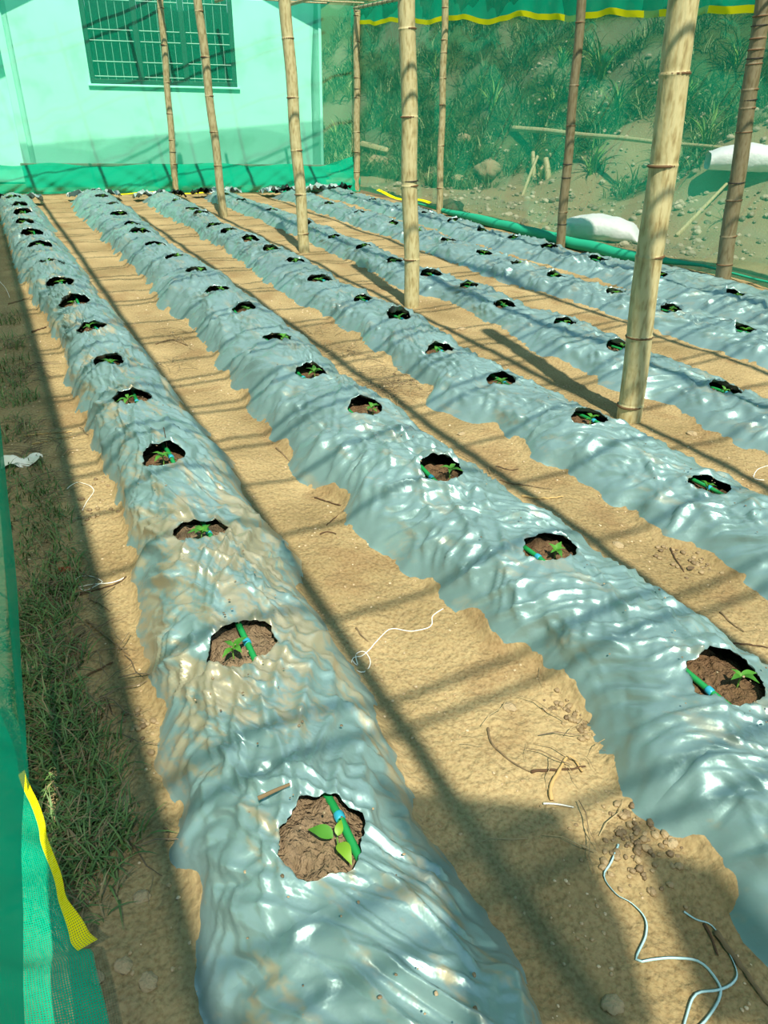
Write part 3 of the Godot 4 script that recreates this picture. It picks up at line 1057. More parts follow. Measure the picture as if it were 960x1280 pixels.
func build_film(r: int, label: String) -> void:
	var fine: float = [0.0075, 0.008, 0.011, 0.015, 0.018, 0.02][r]
	var nw: int = [112, 108, 84, 66, 60, 56][r]
	var knee: float = [1.7, 1.9, 2.6, 3.4, 4.2, 5.0][r]
	var ss := film_stations(r, fine, knee)
	var v := PackedVector3Array()
	var col := PackedColorArray()
	var skip := PackedByteArray()
	var hol: Array = HOLES[r]
	var hn := hol.size() / 2
	var sizes := []
	for k in hn:
		sizes.append(hole_size(r, k))
	var ro := r * 31.0
	var metal := Color(0.21, 0.343, 0.346)
	for s in ss:
		var bp := bed_params(r, s)
		var near := []
		for k in hn:
			if absf(hol[2 * k + 1] - s) < 0.2 and hol[2 * k + 1] < BED_END[r] - 0.3 and hol[2 * k + 1] > BED_START[r] + 0.2:
				near.append(k)
		for i in nw:
			var w := lerpf(-1.09, 1.09, i / (nw - 1.0))
			# ragged lower edge
			var aw := absf(w)
			var half: float = bp[1] if w < 0.0 else bp[2]
			var wig := 1.0 + (0.05 * n_low.get_noise_2d(s * 4.0 + ro, signf(w) * 4.0) + 0.018 * n_fold.get_noise_2d(s * 15.0, ro + signf(w))) * smoothstep(0.7, 1.0, aw)
			var a: float = bp[0] + w * half * wig
			var dust := 0.0
			var hole_lift := 0.0
			var gone := 0
			var sv := s
			for k in near:
				var da: float = a - hol[2 * k]
				var ds: float = s - hol[2 * k + 1]
				var sz: Array = sizes[k]
				var ex: float = da / sz[0]
				var ey: float = ds / sz[1]
				var rr := sqrt(ex * ex + ey * ey)
				if rr < 2.6:
					var ang := atan2(ey, ex)
					var rm := rim(r, k, ang)
					var q := rr / rm
					if q < 1.0:
						var cell: float = minf(0.62, maxf(minf(fine * maxf(1.0, s / knee), 0.014) / sz[1], half * 2.2 / nw / sz[0]) * 1.5)
						if q > 1.0 - cell:
							a = hol[2 * k] + da / q
							sv = hol[2 * k + 1] + ds / q
						else:
							gone = 1
					var near_rim := exp(-pow(maxf(q - 1.0, 0.0) / 0.35, 2.0))
					hole_lift += near_rim * (0.003 * n_low.get_noise_2d(ang * 1.5, k * 3.0 + ro) + sz[2] * maxf(0.0, sin(ang)))
			# cross-section
			var t := aw
			var y: float = base_h(a, sv) + bp[3] * profile(t) + 0.006
			if aw > 0.985:
				y -= (aw - 0.985) * 0.16
			# slope direction of the section for displacement
			var dy: float = -bp[3] * 2.3 * pow(maxf(t, 0.001), 1.3) * signf(w) / half if t < 1.0 else 0.0
			var nrm := Vector2(-dy, 1.0).normalized()
			var q_arc: float = w * 0.36
			# folds: drape on the flanks, tension creases on the crown
			var side := smoothstep(0.25, 0.8, aw)
			var wx := 0.10 * n_low.get_noise_2d(sv * 2.2 + ro, q_arc * 4.0)
			var gate := smoothstep(-0.35, 0.35, n_low.get_noise_2d(sv * 1.5 + ro * 2.0, q_arc * 2.0 + 9.0))
			var lean := 1.3 * n_low.get_noise_2d(sv * 0.9, ro + 40.0)
			# narrow straight creases between smooth panels, in several fixed directions
			var u1 := sv + wx * 0.5 + q_arc * 0.35
			var u2 := sv - wx * 0.4 - q_arc * 0.5
			var g2 := 1.0 - gate
			var g3 := smoothstep(-0.3, 0.3, n_low.get_noise_2d(sv * 1.1 + ro + 300.0, q_arc * 2.5))
			var d := side * 0.024 * tent(n_fold.get_noise_2d(u1 * 4.6 + ro, q_arc * 1.0), 0.4)
			d += side * gate * 0.018 * tent(n_fold.get_noise_2d(u2 * 9.5 + ro, q_arc * 1.2 + 20.0), 0.42)
			d -= side * g2 * 0.014 * tent(n_fold.get_noise_2d(u1 * 8.5 + ro + 60.0, q_arc * 1.0), 0.3)
			for lay in LAYERS:
				var cx: float = lay[0] * sv + lay[1] * q_arc + wx * 0.25
				var cy: float = -lay[1] * sv + lay[0] * q_arc + wx * 0.25
				var gg: float = [gate, g2, g3, 1.0][lay[5]]
				d += lay[4] * gg * (1.0 - 0.6 * side) * tent(n_crease.get_noise_2d(cx * lay[2] + ro + lay[6], cy * lay[3]), 0.34)
			d += 0.010 * n_low.get_noise_2d(sv * 3.2 + 33.0, q_arc * 4.5 + ro)
			if r >= 4:
				d *= 1.35
			d *= smoothstep(1.0, 0.62, aw) * 0.95 + 0.05
			if gone == 0 and sv != s:
				d *= 0.5
			d = maxf(d - 0.004, -0.014) + hole_lift
			v.append(W(a + nrm.x * d, sv, y + nrm.y * d))
			skip.append(gone)
			# dust lying on the film
			var dn := n_mid.get_noise_2d(a * 9.0 + ro + sv * 1.5, sv * 2.2) + 0.55 * n_mid.get_noise_2d(a * 30.0 + sv * 9.0, sv * 9.0 + ro) + 0.35 * n_mid.get_noise_2d(a * 80.0, sv * 70.0)
			var amount := -0.34 + 0.18 * (1.0 - side)
			if r == 0:
				amount = 0.06 * smoothstep(0.8, 1.3, sv) + 0.45 * smoothstep(1.0, 1.35, sv) * smoothstep(2.9, 2.1, sv) - 0.2
			dust = smoothstep(0.0, 0.5, dn + amount) * (0.62 if r == 0 else 0.3)
			var tone := 1.0 + 0.10 * n_low.get_noise_2d(sv * 1.2 + ro, a * 2.0)
			var c := Color(metal.r * tone, metal.g * tone, metal.b * tone)
			col.append(c.lerp(Color(0.47, 0.37, 0.2), dust))
	var idx := grid_index(nw, ss.size(), skip)
	var o := solo("mulch_film", mesh_from(v, idx, col), M.film, label, "mulch film", "silver mulch films on the beds")
	# crumpled black and silver tail where the film ends
	var bpe := bed_params(r, BED_END[r] - 0.05)
	for k in 3:
		var ca: float = bpe[0] + [-0.2, 0.03, 0.24][k]
		var tail := sheet(26, 14, func(u: float, w2: float):
			var a2: float = ca + (u - 0.5) * 0.3
			var s2: float = BED_END[r] - 0.1 + w2 * 0.38
			var e := 1.0 - absf(u - 0.5) * 1.2
			return W(a2, s2, 0.05 + 0.1 * e * (1.0 - w2 * 0.7) + 0.05 * n_fold.get_noise_2d(a2 * 9.0 + k * 5.0, s2 * 9.0) + 0.03 * absf(n_crease.get_noise_2d(a2 * 17.0, s2 * 17.0))))
		part("folded_end", tail, M.film_back if k == (r % 3) else M.film_tail, o)

func build_pit(r: int, k: int, ha: float, hs: float) -> void:
	var bp := bed_params(r, hs)
	var sz := hole_size(r, k)
	var dist := sqrt(ha * ha + hs * hs)
	var nr := 16 if dist < 2.6 else (9 if dist < 5.0 else 5)
	var nt := 40 if dist < 2.6 else (22 if dist < 5.0 else 12)
	var v := PackedVector3Array()
	var col := PackedColorArray()
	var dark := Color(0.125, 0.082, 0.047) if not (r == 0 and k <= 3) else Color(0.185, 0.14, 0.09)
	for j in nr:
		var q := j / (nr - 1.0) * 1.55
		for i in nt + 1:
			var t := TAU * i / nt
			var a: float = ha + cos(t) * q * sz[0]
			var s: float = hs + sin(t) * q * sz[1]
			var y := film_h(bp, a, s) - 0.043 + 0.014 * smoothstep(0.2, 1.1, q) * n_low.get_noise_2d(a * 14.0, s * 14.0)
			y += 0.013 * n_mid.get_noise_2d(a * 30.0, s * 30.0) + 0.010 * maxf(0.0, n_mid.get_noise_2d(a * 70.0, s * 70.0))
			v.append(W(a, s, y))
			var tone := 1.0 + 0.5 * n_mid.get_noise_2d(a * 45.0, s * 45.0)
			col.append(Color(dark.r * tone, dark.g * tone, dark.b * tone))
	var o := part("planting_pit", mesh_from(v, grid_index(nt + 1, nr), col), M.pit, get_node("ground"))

func pipe_offset(r: int, s: float) -> float:
	return [0.022, -0.045, 0.03, 0.03, 0.02, 0.02][r] + (0.03 * smoothstep(1.3, 0.85, s) if r == 0 else 0.0) + 0.012 * n_low.get_noise_2d(s * 1.4, r * 6.0)

func build_pipe(r: int, label: String) -> void:
	var pts := []
	var rad := []
	var s: float = BED_START[r] + 0.15
	while s < BED_END[r] - 0.25:
		var bp := bed_params(r, s)
		var a: float = bp[0] + pipe_offset(r, s)
		pts.append(W(a, s, film_h(bp, a, s) - 0.031))
		rad.append(0.0085)
		s += 0.06
	var o := solo("drip_pipe", tube(pts, rad, 10), M.pipe, label, "pipe", "green drip pipes under the films")
	var hol: Array = HOLES[r]
	for k in hol.size() / 2:
		var hs: float = hol[2 * k + 1] + (0.012 if r != 1 else 0.0)
		if hs < BED_START[r] + 0.3 or hs > BED_END[r] - 0.4 or hs > 7.0:
			continue
		if r == 0 and k == 1:
			hs += 0.03
		var jp := []
		for d in [-0.009, -0.0075, -0.003, 0.003, 0.0075, 0.009]:
			var bp := bed_params(r, hs + d)
			var a: float = bp[0] + pipe_offset(r, hs + d)
			jp.append(W(a, hs + d, film_h(bp, a, hs + d) - 0.031))
		part("pipe_joint", tube(jp, [0.0088, 0.0104, 0.011, 0.011, 0.0104, 0.0088], 10), M.joint, o)

func leaf_mesh() -> ArrayMesh:
	# unit leaf along +Z, folded along the midrib, tip drooping
	var v := PackedVector3Array()
	var idx := PackedInt32Array()
	var n := 10
	for i in n + 1:
		var t := i / float(n)
		var hw := 0.23 * sin(PI * pow(t, 0.72)) * (1.0 - 0.25 * t) * (1.0 if i < n else 0.0)
		var y := 0.12 * sin(t * PI) - 0.16 * t * t
		for k in 3:
			v.append(Vector3((k - 1) * hw, y + absf(k - 1.0) * hw * 0.3 + 0.01 * sin(t * 14.0) * absf(k - 1.0), t))
	for i in n:
		for k in 2:
			var p := i * 3 + k
			idx.append_array([p, p + 1, p + 3, p + 1, p + 4, p + 3])
	return mesh_from(v, idx)

func build_seedling(r: int, k: int, ha: float, hs: float, leaf: ArrayMesh, ordw: String) -> void:
	var bp := bed_params(r, hs)
	var off: float = [-0.012, 0.02, -0.02, -0.02, -0.02, -0.02][r]
	var a := ha + off + 0.012 * sin(k * 2.3)
	var s := hs - 0.018
	if r == 0 and k == 1:
		a = ha + 0.02
		s = hs - 0.022
	var y := film_h(bp, a, s) - 0.042
	var ords := ["first", "second", "third", "fourth", "fifth", "sixth", "seventh", "eighth", "ninth", "tenth", "eleventh", "twelfth", "thirteenth", "fourteenth", "fifteenth", "sixteenth", "seventeenth", "eighteenth", "nineteenth"]
	var label := "small green seedling, %s hole from the house end of the %s bed from grass strip" % [ords[HOLES[r].size() / 2 - 1 - k], ordw]
	if r == 0 and k == 1:
		label = "seedling with two broad yellowish leaves beside a blue pipe joint in light soil"
	elif r == 0 and k == 2:
		label = "bushy five leaved seedling left of blue pipe joint, sand smeared film around"
	var t := thing("seedling", label, "seedling", W(a, s, y), "seedlings in the %s bed" % ordw)
	t.rotation.y = rng.randf() * TAU
	var big := r == 0 and k == 1
	if big:
		t.rotation.y = 0.0
	var h := rng.randf_range(0.035, 0.055)
	part("stem", tube([Vector3(0, -0.02, 0), Vector3(0.002, h * 0.5, 0.001), Vector3(0, h, 0)], [0.0028, 0.0022, 0.0015], 6), M.stem, t)
	if big:
		var spec := [[-2.0, 0.056, 0.0], [0.55, 0.05, 0.1], [3.0, 0.032, 0.35]]
		for q in spec:
			var b := Basis(Vector3.UP, q[0]) * Basis(Vector3.RIGHT, -q[2])
			part("leaf", leaf, M.leaf1 if q[0] < 0.0 else M.leaf2, t, Transform3D(b.scaled_local(Vector3.ONE * q[1] * Vector3(1.25, 1, 1)), Vector3(0, h * 0.85, 0) + Vector3(sin(q[0]), 0, cos(q[0])) * 0.008))
		return
	var cnt := rng.randi_range(4, 6)
	for i in cnt:
		var ang := TAU * i / cnt + rng.randf_range(-0.35, 0.35)
		var lift := rng.randf_range(0.05, 0.6)
		var sc := rng.randf_range(0.03, 0.052)
		var b := Basis(Vector3.UP, ang) * Basis(Vector3.RIGHT, -lift)
		part("leaf", leaf, M["leaf%d" % rng.randi_range(0, 1)], t, Transform3D(b.scaled_local(Vector3.ONE * sc), Vector3(0, h * rng.randf_range(0.7, 1.0), 0)))

# ------------------------------------------------------------------ beyond the net
func stick(called: String, label: String, cat: String, pts: Array, r: float, m: Material, group := "", taper := 0.7) -> MeshInstance3D:
	var rad := []
	for i in pts.size():
		rad.append(r * lerpf(1.0, taper, i / maxf(1.0, pts.size() - 1.0)))
	return solo(called, tube(pts, rad, 8), m, label, cat, group)

func stone_mesh(seed_: float) -> ArrayMesh:
	var v := PackedVector3Array()
	var nu := 15
	var nv := 9
	for j in nv:
		var th := PI * j / (nv - 1.0)
		for i in nu:
			var ph := TAU * (i % (nu - 1)) / (nu - 1.0)
			var d := Vector3(sin(th) * cos(ph), cos(th), sin(th) * sin(ph))
			v.append(d * (1.0 + 0.28 * n_low.get_noise_3d(d.x * 1.2 + seed_, d.y * 1.2, d.z * 1.2)) * Vector3(1, 0.6, 0.8))
	var idx := PackedInt32Array()
	for j in nv - 1:
		for i in nu - 1:
			var p := j * nu + i
			idx.append_array([p, p + 1, p + nu, p + 1, p + nu + 1, p + nu])
	return mesh_from(v, idx)

func sack_mesh(l: float, w: float, h: float) -> ArrayMesh:
	var v := PackedVector3Array()
	var nu := 33
	var nv := 26
	for j in nv:
		var t := j / (nv - 1.0)
		var full := 0.25 + 0.75 * pow(sin(PI * clampf(t * 0.86 + 0.12, 0.0, 1.0)), 0.6)
		var wid := w * (0.8 + 0.25 * sin(PI * t))
		if t > 0.86:
			full *= lerpf(1.0, 0.35, (t - 0.86) / 0.14)
			wid *= 1.0 + 0.35 * (t - 0.86) / 0.14
		for i in nu:
			var ph := TAU * (i % (nu - 1)) / (nu - 1.0)
			var cx := signf(cos(ph)) * pow(absf(cos(ph)), 0.7)
			var cy := signf(sin(ph)) * pow(absf(sin(ph)), 0.8)
			var p := Vector3(cx * wid * 0.5, h * 0.5 * full * (cy + 1.0), (t - 0.5) * l)
			var nz := 0.022 * absf(n_fold.get_noise_2d(p.x * 5.0 + p.z * 2.0, p.z * 2.2)) - 0.012 * n_fold.get_noise_3d(p.x * 3.0, p.y * 3.0, p.z * 3.0)
			p += Vector3(cx, cy, 0) * nz
			p.y = maxf(p.y, 0.0)
			v.append(p)
	return mesh_from(v, grid_index(nu, nv))

func build_hillside_things() -> void:
	# white sack on the sand
	var p := on_hill(752, 297)
	var sk := solo("sack", sack_mesh(0.95, 0.5, 0.26), M.sack, "white woven sack lying on the sand outside the side net", "sack", "white sacks outside the net", "", Transform3D(Basis(Vector3.UP, 1.2), p + Vector3(0, -0.02, 0)))
	p = on_hill(945, 214)
	solo("sack", sack_mesh(1.2, 0.6, 0.3), M.sack, "white woven sack higher up on the sand heap beside the dark post", "sack", "white sacks outside the net", "", Transform3D(Basis(Vector3.UP, 1.35), p))
	# long bamboo pole lying across the slope
	var q0 := on_hill(640, 166) + Vector3(0, 0.08, 0)
	var q1 := on_hill(905, 203) + Vector3(0, 0.16, 0)
	var nodes := []
	for i in 14:
		nodes.append(0.05 + i * 0.068)
	solo("bamboo_pole", culm_mesh(q0, q1, 0.05, 0.022, nodes, 10), M.bamboo0, "long pale bamboo pole lying across the weedy slope", "pole")
	q0 = on_hill(845, 298) + Vector3(0, 0.03, 0)
	q1 = on_hill(906, 240) + Vector3(0, 0.1, 0)
	stick("stick", "thin pale stick leaning on the sand heap by the dark post", "stick", [q0, q0.lerp(q1, 0.5), q1], 0.026, M.bamboo0)
	# broken wooden pieces
	var sp := [[652, 245, 672, 195, 0.03], [668, 226, 666, 190, 0.045], [670, 222, 688, 192, 0.03], [676, 176, 692, 205, 0.035], [686, 222, 682, 198, 0.06], [692, 214, 700, 222, 0.03]]
	var i := 0
	for e in sp:
		var b0 := on_hill(e[0], e[1])
		var b1 := b0 + (on_hill(e[2], e[3]) - b0) * 0.6
		var zc := (b0 - Vector3(0, EYE, 0)).length()
		b1 = Vector3(0, EYE, 0) + ray(e[2], e[3]) * (zc / ray(e[0], e[1]).length())
		stick("stake", ["long thin wooden stake leaning at the outer side of the stake pile", "upright broken wooden stake in the stake pile", "wooden stake leaning across the middle of the stake pile", "short wooden stake pointing down at the top of the stake pile", "thick wooden stump in the stake pile", "stubby wooden stake lying at the foot of the stake pile"][i], "stake", [b0 - Vector3(0, 0.05, 0), b0.lerp(b1, 0.5), b1], e[4], M.bamboo0, "broken wooden stakes on the slope", 0.8)
		i += 1
	q0 = on_hill(453, 186) + Vector3(0, 0.08, 0)
	q1 = on_hill(484, 194) + Vector3(0, 0.08, 0)
	stick("log", "short pale log lying near the corner post on slope", "log", [q0, q0.lerp(q1, 0.5), q1], 0.09, M.bamboo0, "", 0.85)
	# stones
	var stn := [[473, 208, 0.28, "broad pale stone below the short log"], [580, 178, 0.2, "pale round stone in the weeds above the heap"], [610, 218, 0.3, "large pale stone among weeds by slim post"], [560, 262, 0.2, "upright grey stone at net foot near slim bamboo post"], [572, 226, 0.14, "small pale stone beside the large pale stone"], [480, 207, 0.12, "small stone next to the broad pale stone"]]
	for e in stn:
		var c := on_hill(e[0], e[1])
		if e[0] == 560:
			c = at_height(562, 264, 0.0)
		solo("stone", stone_mesh(e[0] * 0.37), M.stone, e[3], "stone", "stones outside the side net", "", Transform3D(Basis(Vector3.UP, e[0] * 0.1).scaled(Vector3.ONE * e[2]), c + Vector3(0, e[2] * 0.2, 0)))

func blade_mesh(segs := 4, wide := 0.035) -> ArrayMesh:
	# unit blade: 1 tall, arching over +Z
	var v := PackedVector3Array()
	var idx := PackedInt32Array()
	for i in segs + 1:
		var t := i / float(segs)
		var w := wide * (1.0 - t * t * 0.95)
		var b := Vector3(0, sin(t * 1.35) / 1.1, 0.75 * t * t)
		v.append(b + Vector3(-w, 0, 0))
		v.append(b + Vector3(w, 0, 0))
	for i in segs:
		var p := i * 2
		idx.append_array([p, p + 1, p + 2, p + 1, p + 3, p + 2])
	return mesh_from(v, idx)

func scatter(called: String, mesh: Mesh, m: Material, xfs: Array, cols: Array, label: String, cat: String, parent: Node3D = null) -> void:
	var mm := MultiMesh.new()
	mm.transform_format = MultiMesh.TRANSFORM_3D
	mm.use_colors = true
	mm.mesh = mesh
	mm.instance_count = xfs.size()
	for i in xfs.size():
		mm.set_instance_transform(i, xfs[i])
		mm.set_instance_color(i, cols[i])
	var o := MultiMeshInstance3D.new()
	o.name = numbered(called)
	o.multimesh = mm
	o.material_override = m
	add_child(o)
	tag(o, label, cat, "", "stuff")

func build_grass() -> void:
	var blade := blade_mesh()
	# clumps along the foot of the near net
	var xfs := []
	var cols := []
	var spots := []
	for e in [[60, 760, 34], [75, 720, 26], [62, 830, 30], [80, 900, 30], [70, 960, 36], [95, 1000, 36], [110, 1060, 32], [70, 1060, 36], [130, 1040, 22], [95, 1120, 20], [45, 690, 16], [55, 650, 18], [40, 620, 18], [10, 500, 26], [12, 460, 26], [18, 430, 24], [14, 540, 20], [22, 590, 14], [6, 400, 22], [75, 660, 12], [42, 870, 30], [50, 920, 34], [46, 790, 30], [112, 960, 18], [2, 480, 26]]:
		spots.append([on_ground(e[0], e[1]), e[2]])
	for sp in spots:
		var c: Vector3 = sp[0]
		for k in int(sp[1]) * 9:
			var ang := rng.randf() * TAU
			var q := sqrt(rng.randf()) * 0.075 * (1.0 + c.length() * 0.25)
			var p := c + Vector3(cos(ang) * q, 0, sin(ang) * q)
			var as2 := to_as(p)
			if as2.x > 0.02:
				continue
			p.y = base_h(as2.x, as2.y) - 0.004
			var h := rng.randf_range(0.025, 0.075)
			var b := Basis(Vector3.UP, rng.randf() * TAU) * Basis(Vector3.RIGHT, rng.randf_range(-0.2, 0.7))
			xfs.append(Transform3D(b.scaled_local(Vector3(h * 1.1, h, h)), p))
			var g := rng.randf()
			cols.append(Color(0.05, 0.13, 0.035).lerp(Color(0.12, 0.22, 0.06), g) if rng.randf() > 0.22 else Color(0.26, 0.22, 0.11).lerp(Color(0.13, 0.1, 0.05), g))
	scatter("grass", blade, M.grass, xfs, cols, "short dark green grass growing along the net beside the first bed", "grass")
	# dry grass and roots mixed in
	xfs = []
	cols = []
	var bent := tube([Vector3(0, 0, 0), Vector3(0.03, 0.06, 0.3), Vector3(-0.04, 0.05, 0.65), Vector3(0.06, 0.01, 1)], [0.012, 0.014, 0.011, 0.005], 5)
	for e in [[60, 745, 60], [80, 780, 40], [55, 610, 30], [60, 560, 40], [40, 540, 30], [100, 830, 26], [130, 1070, 18], [100, 900, 30], [30, 470, 40], [20, 430, 30]]:
		var c := on_ground(e[0], e[1])
		for k in e[2]:
			var p := c + Vector3(rng.randfn() * 0.06, 0, rng.randfn() * 0.09)
			var as2 := to_as(p)
			p.y = base_h(as2.x, as2.y) + rng.randf_range(0.002, 0.03)
			var l := rng.randf_range(0.04, 0.16)
			xfs.append(Transform3D(Basis(Vector3.UP, rng.randf() * TAU).scaled_local(Vector3(l * 0.8, l, l)), p))
			cols.append(Color(0.10, 0.075, 0.045).lerp(Color(0.25, 0.19, 0.11), rng.randf()))
	scatter("dead_grass", bent, M.grass, xfs, cols, "tangled dead brown stems lying among the grass by the net", "dry grass")
	# straw in the furrow between second and third bed
	xfs = []
	cols = []
	for e in [[425, 440, 110], [470, 470, 90], [500, 490, 110], [455, 500, 80], [400, 415, 50], [215, 420, 50], [230, 450, 30], [600, 600, 18], [640, 640, 18], [700, 955, 22]]:
		var c := on_ground(e[0], e[1])
		for k in e[2]:
			var p := c + Vector3(rng.randfn() * 0.09, 0, rng.randfn() * 0.11)
			var as2 := to_as(p)
			p.y = base_h(as2.x, as2.y) + rng.randf_range(0.004, 0.02)
			var l := rng.randf_range(0.04, 0.15)
			xfs.append(Transform3D(Basis(Vector3.UP, rng.randf() * TAU).scaled_local(Vector3(l * 0.8, l * 0.8, l)), p))
			cols.append(Color(0.14, 0.1, 0.055).lerp(Color(0.42, 0.34, 0.18), rng.randf()))
	scatter("straw_litter", bent, M.grass, xfs, cols, "scattered dry straw and root bits in the furrows", "straw")
	# weeds over the hillside
	xfs = []
	cols = []
	for k in 14000:
		var a := 6.9 + pow(rng.randf(), 1.4) * 8.5
		var s := rng.randf_range(1.0, 24.0)
		var dens := n_mid.get_noise_2d(a * 0.5 + 3.0, s * 0.5) + (a - veg_foot(s)) * 0.45
		if n_mid.get_noise_2d(a * 0.6 + 31.0, s * 0.45 + a * 0.3) > rng.randf_range(0.1, 0.5):
			continue
		if dens < rng.randf_range(-0.2, 0.3):
			continue
		var c := W(a, s, hill_h(a, s) - 0.03)
		var nb := rng.randi_range(6, 11)
		var big := rng.randf_range(0.14, 0.42)
		var tint := rng.randf()
		for q in nb:
			var b := Basis(Vector3.UP, rng.randf() * TAU) * Basis(Vector3.RIGHT, rng.randf_range(0.0, 0.6))
			var h := big * rng.randf_range(0.6, 1.2)
			xfs.append(Transform3D(b.scaled_local(Vector3(h * 0.75, h, h)), c + Vector3(rng.randf_range(-0.06, 0.06), 0, rng.randf_range(-0.06, 0.06))))
			cols.append(Color(0.045, 0.11, 0.025).lerp(Color(0.5, 0.56, 0.26), pow(tint, 3.0) * rng.randf()))
	scatter("hillside_weeds", blade, M.grass, xfs, cols, "green weeds and grass covering the hillside beyond the side net", "weeds")
	# rubble and dry bits on the sand outside
	xfs = []
	cols = []
	var sm0 := stone_mesh(3.0)
	for k in 2600:
		var a := rng.randf_range(6.2, 10.5)
		var s := rng.randf_range(2.0, 13.0)
		var sz := 0.012 + 0.05 * pow(rng.randf(), 3.0)
		xfs.append(Transform3D(Basis(Vector3.UP, rng.randf() * TAU).scaled_local(Vector3.ONE * sz), W(a, s, hill_h(a, s) + sz * 0.15)))
		cols.append(Color(0.16, 0.13, 0.08).lerp(Color(0.5, 0.45, 0.32), rng.randf()))
	scatter("rubble", sm0, M.grass, xfs, cols, "loose stones and clods strewn over the sand outside the side net", "rubble")
	# tall grass clumps that stand out, each of its own
	var long := blade_mesh(6, 0.022)
	for e in [[545, 75, 0.7], [600, 85, 0.6], [700, 60, 0.7], [750, 75, 0.9], [770, 120, 0.8], [740, 190, 0.6], [690, 110, 0.6], [615, 112, 0.7], [855, 110, 0.7], [880, 160, 0.7], [420, 150, 0.6], [480, 140, 0.5], [920, 60, 0.7]]:
		var c := on_hill(e[0], e[1] + 25)
		var t := thing("grass_clump", "tall arching grass clump standing out on the slope behind the net", "grass clump", c, "tall grass clumps on the slope")
		for k in 26:
			var b := Basis(Vector3.UP, rng.randf() * TAU) * Basis(Vector3.RIGHT, rng.randf_range(-0.1, 0.5))
			var h: float = e[2] * rng.randf_range(0.5, 1.1)
			part("blade", long, M["clump%d" % (k % 3)], t, Transform3D(b.scaled_local(Vector3.ONE * h), Vector3(rng.randf_range(-0.05, 0.05), -0.05, rng.randf_range(-0.05, 0.05))))

# ------------------------------------------------------------------ small things on the soil
func path_px(pts: Array, lift := 0.004) -> Array:
	var out := []
	for p in pts:
		out.append(on_ground(p[0], p[1], lift))
	# smooth
	var c := Curve3D.new()
	for i in out.size():
		var tan := Vector3.ZERO
		if i > 0 and i < out.size() - 1:
			tan = (out[i + 1] - out[i - 1]) * 0.18
		c.add_point(out[i], -tan, tan)
	c.bake_interval = 0.012
	var res := []
	for p in c.get_baked_points():
		var q := to_as(p)
		res.append(Vector3(p.x, base_h(q.x, q.y) + lift, p.z))
	return res

func ribbon(pts: Array, w: float) -> ArrayMesh:
	var v := PackedVector3Array()
	var n := pts.size()
	for i in n:
		var d: Vector3 = (pts[mini(i + 1, n - 1)] - pts[maxi(i - 1, 0)]).normalized()
		var sd := d.cross(Vector3.UP).normalized()
		var tw := sin(i * 0.11) * 0.9
		var x := (sd * cos(tw) + Vector3.UP * sin(tw) * 0.6).normalized()
		var up := Vector3.UP * 0.0012
		var b: Vector3 = pts[i] + Vector3(0, w * 0.45, 0)
		v.append_array([b - x * w * 0.5, b + up, b + x * w * 0.5, b - up])
	var idx := PackedInt32Array()
	for i in n - 1:
		for k in 4:
			var p := i * 4 + k
			var q := i * 4 + (k + 1) % 4
			idx.append_array([p, p + 4, q, q, p + 4, q + 4])
	return mesh_from(v, idx)

